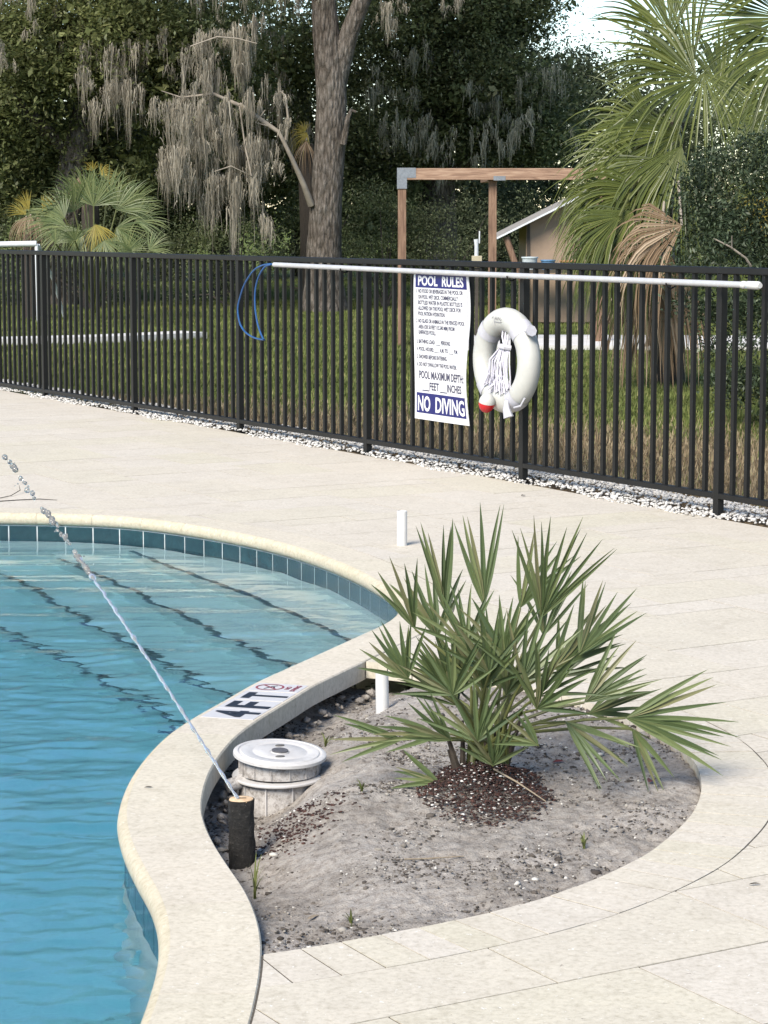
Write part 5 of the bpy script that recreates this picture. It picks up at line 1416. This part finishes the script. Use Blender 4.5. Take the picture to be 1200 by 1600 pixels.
oak('lower oak behind the palm at the right edge of the sky gap', (4.4, 47.0, 0),
    [((4.4,47,-0.2),0.36),((4.4,47,2.5),0.25)], [],
    [((3.7,46.4,3.6),(0.95,0.9,1.15),80),((5.3,47,2.8),(1.6,1.2,1.2),70),((3.4,46,2.0),(1.4,1.0,1.0),60)], 'oak_leaf_far', 106, per=80, bark='dark_bark')
# farther wood, tree by tree
fw = random.Random(77)
far_spec = [(-11.5,52),(-8.2,55),(-4.8,53),(-1.9,56),(0.7,53),(2.6,56),(7.2,58),(10.5,55),(-14.5,56),(13.8,58),(17.5,52),(21.5,55),(-18.5,52),(-22.5,55)]
far_lab = ['far tree at the left edge behind the shadowy oak','far tree standing behind the left oaks','far tree behind the palmetto clump','far tree glimpsed left of the bare trunk','far tree glimpsed just right of the bare trunk','far tree behind the timber frame','far tree hidden behind the right palm','far tree outside the right edge behind the shrub','far tree outside the left edge of the wood','far tree at the outer right of the wood','far tree beyond the outer right end of the path','far tree at the farthest right corner of the lawn','far tree beyond the outer left end of the fence','far tree at the farthest left corner of the lawn']
for (x, y), lb in zip(far_spec, far_lab):
    hgt = 8.5 if x < 2 else (3.6 if x < 4 else 6.0)
    if abs(x-2.6) < 0.1: hgt = 4.2
    rx = 2.3 if abs(x-2.6) > 0.1 else 1.0
    oak(lb, (x, y, 0), [((x,y,-0.2),0.3),((x,y,hgt*0.5),0.2)], [], [((x,y,hgt*0.55),(rx,1.6,hgt*0.5),150),((x+fw.uniform(-.5,.5),y-0.6,hgt*0.22),(rx*1.05,1.2,hgt*0.24),110)], 'oak_leaf_far', 600+int(x*10), leaf=0.15, per=34, sig=(0.32,0.3,0.2), bark='dark_bark', group='trees of the far wood')

# understory shrubs along the edge of the wood
def shrub(label, base, lobes, mat, seed, leaf=0.045, per=80, sig=(0.14,0.14,0.10), name='shrub', group='shrubs under the oaks', aspect=0.45):
    rng = np.random.default_rng(seed); t = thing(name, label, 'shrub', base, 0, group)
    cen = np.concatenate([shell_centres(c, r, k, rng, 0.5, 1.0) for c, r, k in lobes])
    P_ = clip_box(clump_points(cen, per, sig, rng), 0.02) - np.array(base)
    o = leaf_cards('foliage', P_, leaf, aspect, M[mat], t, rng, 0.3); o['kind'] = 'stuff'
    mb = MB(); rn = random.Random(seed); B = Vector(base)
    for q in range(7):
        c = Vector(cen[rn.randrange(len(cen))]) - B; mb.tube([(rn.uniform(-.08,.08), rn.uniform(-.08,.08), -0.05), c*0.5+Vector((0,0,.1)), c], [0.025,0.015,0.006], 6)
    mb.build('stem', M['dark_bark'], t, True); return t
shrub('dark leafy shrub right of the bare oak trunk', (0.0,38.5,0), [((-0.1,38.5,1.1),(0.75,0.5,1.0),60),((0.45,38.8,0.9),(0.5,0.5,0.9),40)], 'oak_leaf', 301, per=90)
shrub('dark shrub inside the timber frame behind the standpipe', (1.0,38.8,0), [((1.0,38.8,0.95),(0.75,0.5,0.95),60),((1.6,39.2,0.8),(0.6,0.5,0.9),40)], 'oak_leaf_far', 302, per=90)
shrub('low dark shrub left of the bare oak trunk under the moss', (-2.4,38.6,0), [((-2.3,38.6,0.7),(0.8,0.5,0.75),55),((-3.2,38.9,0.7),(0.6,0.5,0.75),45)], 'oak_leaf', 303, per=90)
shrub('dark undergrowth bush behind the palmetto fronds', (-4.6,39.0,0), [((-4.4,39,0.8),(1.1,0.5,0.85),75),((-6.0,39.2,0.8),(1.1,0.5,0.9),75)], 'oak_leaf_far', 304, per=90)
shrub('bright yellow green bush at the far left above the goal', (-5.45,36.6,0), [((-5.45,36.6,1.15),(0.30,0.25,0.42),34),((-5.7,36.7,0.7),(0.4,0.3,0.6),30)], 'frond_far', 305, leaf=0.05, per=50, sig=(0.09,0.09,0.07))
shrub('dense undergrowth bush behind the tan shed', (3.4,39.0,0), [((2.6,39,0.9),(1.0,0.5,1.0),60),((4.3,39,0.9),(1.3,0.6,1.1),70)], 'oak_leaf_far', 306, per=80)
shrub('shady undergrowth bush outside the left edge of the lawn', (-8.4,39.2,0), [((-8.2,39.2,0.9),(1.4,0.6,1.0),60)], 'oak_leaf_far', 307, per=60)
shrub('shady undergrowth between the trunk and the left bush', (-1.3,40.2,0), [((-1.2,40.2,0.9),(0.9,0.5,1.1),60)], 'oak_leaf_far', 308, per=80)
# the near glossy shrub at the right, its foot just behind the fence
shrub('dense glossy dark shrub behind the right end of the fence', (3.0,18.2,0),
      [((2.75,18.0,1.62),(0.62,0.45,0.52),70),((3.25,18.0,1.25),(0.72,0.5,0.75),80),((2.55,17.7,1.05),(0.42,0.4,0.5),44),((2.85,17.4,0.48),(0.52,0.42,0.5),70),((3.3,17.6,0.7),(0.5,0.4,0.7),50),((3.3,18.2,1.95),(0.5,0.4,0.35),30)], 'shrub_leaf', 310, leaf=0.042, per=120, sig=(0.075,0.075,0.06), group='near shrubs', aspect=0.36)
mb = MB(); mb.tube([(2.40,17.35,1.36),(2.52,17.33,1.30),(2.63,17.32,1.22),(2.72,17.4,1.1)], [0.004,0.007,0.009,0.012], 6); mb.tube([(2.53,17.33,1.30),(2.525,17.3,1.38)], [0.006,0.003], 6)
o = mb.build('dead_branch', M['dead_wood'], None, True); tag(o, 'bare grey dead branch sticking out of the glossy dark shrub', 'branch')

# ------------------------------------------------------------------ cabbage palms and palmettos
def cabbage(label, base, fronds, seed, trunk=None, K=1.0, name='palm_tree', group=None, mats=None):
    rn = random.Random(seed); t = thing(name, label, 'palm', base, 0, group); B = Vector(base)
    if trunk:
        mb = MB(); pts = [(0,0,-0.2)] + [(0,0,trunk*u) for u in (0.25,0.5,0.75,1.0)]; mb.tube(pts, [0.15,0.12,0.115,0.13,0.11], 14, jit=0.12); mb.build('trunk', M['palm_base'], t)
    for hub, d, up, L_, n_, sp, dr, td, mt, fz in fronds:
        mb = MB(); fan(mb, Vector(hub)-B, Vector(d), Vector(up), L_, n_, math.radians(sp), droop=dr, w=L_*0.024, fuse=fz, scat=0.5, cup=rn.uniform(0.05,0.3), seg=9, rnd=rn, fold=0.22, tipdroop=td, even=0.7)
        f_ = mb.build('frond', M[mt], t)
        st = Vector((0,0,(trunk or 0.1)*0.97)); h_ = Vector(hub)-B
        mb = MB(); mb.tube([st, st.lerp(h_,.5)+Vector((0,0,.12)), h_], [0.022,0.016,0.011], 6); mb.build('petiole', M['petiole' if mt != 'frond_dead' else 'dead_wood'], f_, True)
    return t
fz = 0.42
Yp = 22.5; Ks = Yp/3700
def W(px, py, Y): return ((px-600)*Y/3700, Y, CAM_H + (324-py)*Y/3700)
rc = random.Random(8)
fr_a = []
# (hub, axis, fan normal, length, leaflets, spread, droop, tip droop, material, fused part)
def F_(px, py, Y, ang, Lpx, n_, sp, dy=0.0, dr=0.12, td=0.25, mt='frond', fz=0.30, up=None):
    a = math.radians(ang); return (W(px,py,Y), (math.cos(a), dy, math.sin(a)), up or (rc.uniform(-.2,.2),-1,0.5+rc.uniform(-.2,.2)), Lpx*Y/3700, n_, sp, dr, td, mt, fz)
crown_a = [F_(1082,128,21.6,168,205,28,150,-.1,0.10,0.30), F_(1075,110,21.9,140,190,30,120,.1,0.05,0.15), F_(1092,120,21.2,-75,150,26,120,-.35,0.1,0.3), F_(1010,285,21.4,178,190,26,120,-.2,0.15,0.40), F_(1000,320,21.2,215,170,24,110,-.3,0.12,0.4),
           F_(1060,210,21.3,200,200,26,120,-.3,0.15,0.4), F_(1040,60,22.4,115,170,26,110,.2,0.05,0.15), F_(1110,190,22.5,20,190,28,120,.3), F_(1120,150,22.8,60,190,28,120,.3), F_(985,240,22.8,170,150,28,120,.4,.12,.3),
           F_(1062,352,20.4,192,150,26,100,-.2,0.10,0.75,'frond_dead',0.35), F_(1030,372,20.5,215,120,22,80,-.2,0.10,0.75,'frond_dead',0.35), F_(985,330,20.8,225,150,30,110,-.3,.12,.45), F_(965,338,20.7,207,125,28,90,-.2,.12,.5), F_(955,372,20.7,228,115,26,80,-.2,.12,.5), F_(935,300,21.2,195,90,24,100,-.1,.14,.5), F_(960,300,21.0,200,130,28,110,-.2,.15,.45), F_(1010,300,21.0,190,170,30,90,-.2,.14,.35), F_(1000,350,20.9,232,150,28,90,-.2,.12,.5), F_(1035,250,21.1,215,200,30,90,-.2,.16,.45), F_(1060,230,21.0,240,190,30,80,-.3,.15,.5), F_(1020,200,21.9,165,170,28,100,.1,.12,.3), F_(1000,395,21.0,268,170,24,70,-.1,.05,.5,'frond_dead',0.3), F_(1040,390,21.0,272,170,24,60,-.1,.05,.5,'frond_dead',0.3), F_(1020,380,21.2,235,120,24,100,-.3,0.1,0.7,'frond_dead',0.35), F_(1030,400,21.4,262,150,22,75,-.1,0.05,0.5,'frond_dead',0.3), F_(1000,420,21.8,268,150,20,60,0,0.05,0.4,'frond_dead',0.3),
           F_(1050,410,21.6,275,150,22,60,0,0.05,0.4,'frond_dead',0.3), F_(975,395,21.6,258,120,18,50,0,0.05,0.4,'frond_dead',0.3)]
cabbage('cabbage palm with drooping green fans and a skirt of dead brown fronds', W(1045,324,21.8)[:2]+(0,), crown_a, 401, trunk=2.35)
crown_b = [F_(1215,35,19.6,174,205,30,95,-.1,0.04,0.06), F_(1235,70,19.4,200,190,32,90,-.2,0.10,0.35), F_(1210,-20,19.6,165,160,30,100,.1,.06,.1), F_(1230,0,20.2,110,200,30,120,.2), F_(1250,60,20.2,20,200,30,120,.2), F_(1240,130,19.4,235,170,30,90,-.3,.1,.5), F_(1245,300,19.6,190,150,24,80,-.2,0.12,0.3,'frond'), F_(1225,330,19.4,188,110,16,70,-.2,.1,.2,'frond_yellow')]
cabbage('cabbage palm at the right edge reaching in above the glossy shrub', W(1245,324,19.9)[:2]+(0,), crown_b, 402, trunk=2.9)
fan_l = []
rl = random.Random(14)
for px, py, ang, L_, sp, mt, y_ in [(120,330,110,75,150,'frond_far',34),(105,340,150,70,150,'frond_far',33.8),(150,322,85,80,150,'frond_far',34),(185,328,60,78,150,'frond_far',34),(205,325,35,65,140,'frond_far',34.2),(160,350,250,65,100,'frond_far',33.6),(110,355,200,65,140,'frond_far',33.5),(185,355,330,65,140,'frond_far',33.6),(135,320,95,85,120,'frond_far',34.3),(170,318,70,85,120,'frond_far',34.4),(100,348,165,75,120,'frond_far',33.9),(215,345,15,60,130,'frond_far',34),(165,375,300,50,150,'frond_far',33.3),(195,335,45,80,120,'frond_far',34.5),(130,360,230,60,140,'frond_far',33.4),(152,350,285,50,110,'frond_yellow',33.4),(120,375,100,45,140,'frond_far',33.2),(90,380,70,40,120,'frond_far',33.2),(140,310,100,75,140,'frond_far',34.5)]:
    fan_l.append(F_(px, py, y_, ang, L_, 26, sp, rl.uniform(-.4,.2), 0.08, 0.15, mt, 0.35))
cabbage('bushy grey green palmetto clump behind the left part of the fence', W(150,324,34)[:2]+(0,), fan_l, 403, trunk=None, name='palmetto', group='palmettos')
f2 = [F_(200,392,33,60,55,22,150,-.2,.08,.1,'frond_far',.3), F_(215,395,33,120,50,20,140,-.1,.08,.1,'frond_far',.3), F_(235,390,33.3,40,50,20,120,.1,.1,.1,'frond_far',.3)]
cabbage('low palmetto at the right foot of the bushy palmetto clump', W(212,324,33.2)[:2]+(0,), f2, 404, name='palmetto', group='palmettos')
f3 = [F_(50,330,34.5,110,38,16,50,0,.05,.1,'frond_yellow',.3), F_(45,335,34.5,140,36,16,90,0,.05,.1,'frond_yellow',.3), F_(52,335,34.3,260,45,18,70,-.2,.05,.5,'frond_dead',.3), F_(45,338,34.3,240,45,18,60,-.2,.05,.5,'frond_dead',.3), F_(62,338,34.3,290,42,16,60,-.2,.05,.5,'frond_dead',.3), F_(70,330,34.4,60,36,14,60,0,.05,.1,'frond_yellow',.3)]
cabbage('small palmetto with yellow top and brown dead skirt at the far left', W(52,324,34.5)[:2]+(0,), f3, 405, trunk=1.2, name='palmetto', group='palmettos')
f4 = [F_(482,212,38.5,200,40,16,150,-.2,.1,.4,'frond_yellow',.35), F_(478,208,38.5,120,30,14,130,-.1,.1,.3,'frond_yellow',.35), F_(480,222,38.4,265,45,14,80,-.2,.05,.4,'frond_dead',.35)]
cabbage('slim palm with a yellow top just left of the bare trunk', W(481,324,38.6)[:2]+(0,), f4, 406, trunk=2.6)
f5 = [F_(150,268,37.5,100,30,14,120,-.1,.1,.4,'frond_yellow',.35), F_(130,275,37.5,260,45,14,60,-.1,.1,.4,'frond_dead',.35), F_(160,272,37.5,20,35,14,120,-.1,.1,.4,'frond_yellow',.35)]
cabbage('dead topped palm with yellow fronds above the palmetto clump', W(145,324,37.8)[:2]+(0,), f5, 407, trunk=1.9)

# ------------------------------------------------------------------ grass
def blades(name, P_, hgt, wd, mat, rng, label, cat):
    n = len(P_); a = rng.uniform(0, 2*np.pi, n); h = hgt*rng.uniform(0.5,1.4,n); ln = rng.uniform(0.1,0.7,n)
    sd = np.stack([np.cos(a),np.sin(a),np.zeros(n)],1)*wd/2; tip = P_ + np.stack([-np.sin(a)*ln*h, np.cos(a)*ln*h, h],1)
    V = np.stack([P_-sd, P_+sd, tip],1).reshape(-1,3)
    o = link(name, np_mesh(name, V, np.arange(3*n).reshape(-1,3)), mat); return tag(o, label, cat, kind='stuff')
rg = np.random.default_rng(55)
n = 230000
y_ = 12.0 + 28*rg.random(n)**1.25; x_ = (rg.random(n)*2-1)*(y_*0.172+0.9)
al = 0.70*x_ + y_
behind = ((x_-F_O.x)*F_N.x + (y_-F_O.y)*F_N.y) < -0.40
nz_ = np.array([noise.noise(Vector((a*0.5, b*0.5, 0.0))) for a, b in zip(x_[::1], y_[::1])])
onpath = (np.abs(y_-28.0) < 1.25) & (x_ > 0.8)
th = 19.6 + 1.6*nz_
gm = behind & (al > th - rg.random(n)*1.6) & ~onpath
P_ = np.stack([x_, y_, np.full(n,-0.02)],1)
blades('grass', P_[gm], 0.04, 0.012, M['grass'], rg, 'short green grass of the lawn beyond the fence', 'grass')
dm = behind & ~gm & ~onpath
blades('dry_grass', P_[dm], 0.045, 0.011, M['dry_grass'], rg, 'dry brown grass and thatch close behind the fence', 'dry grass')
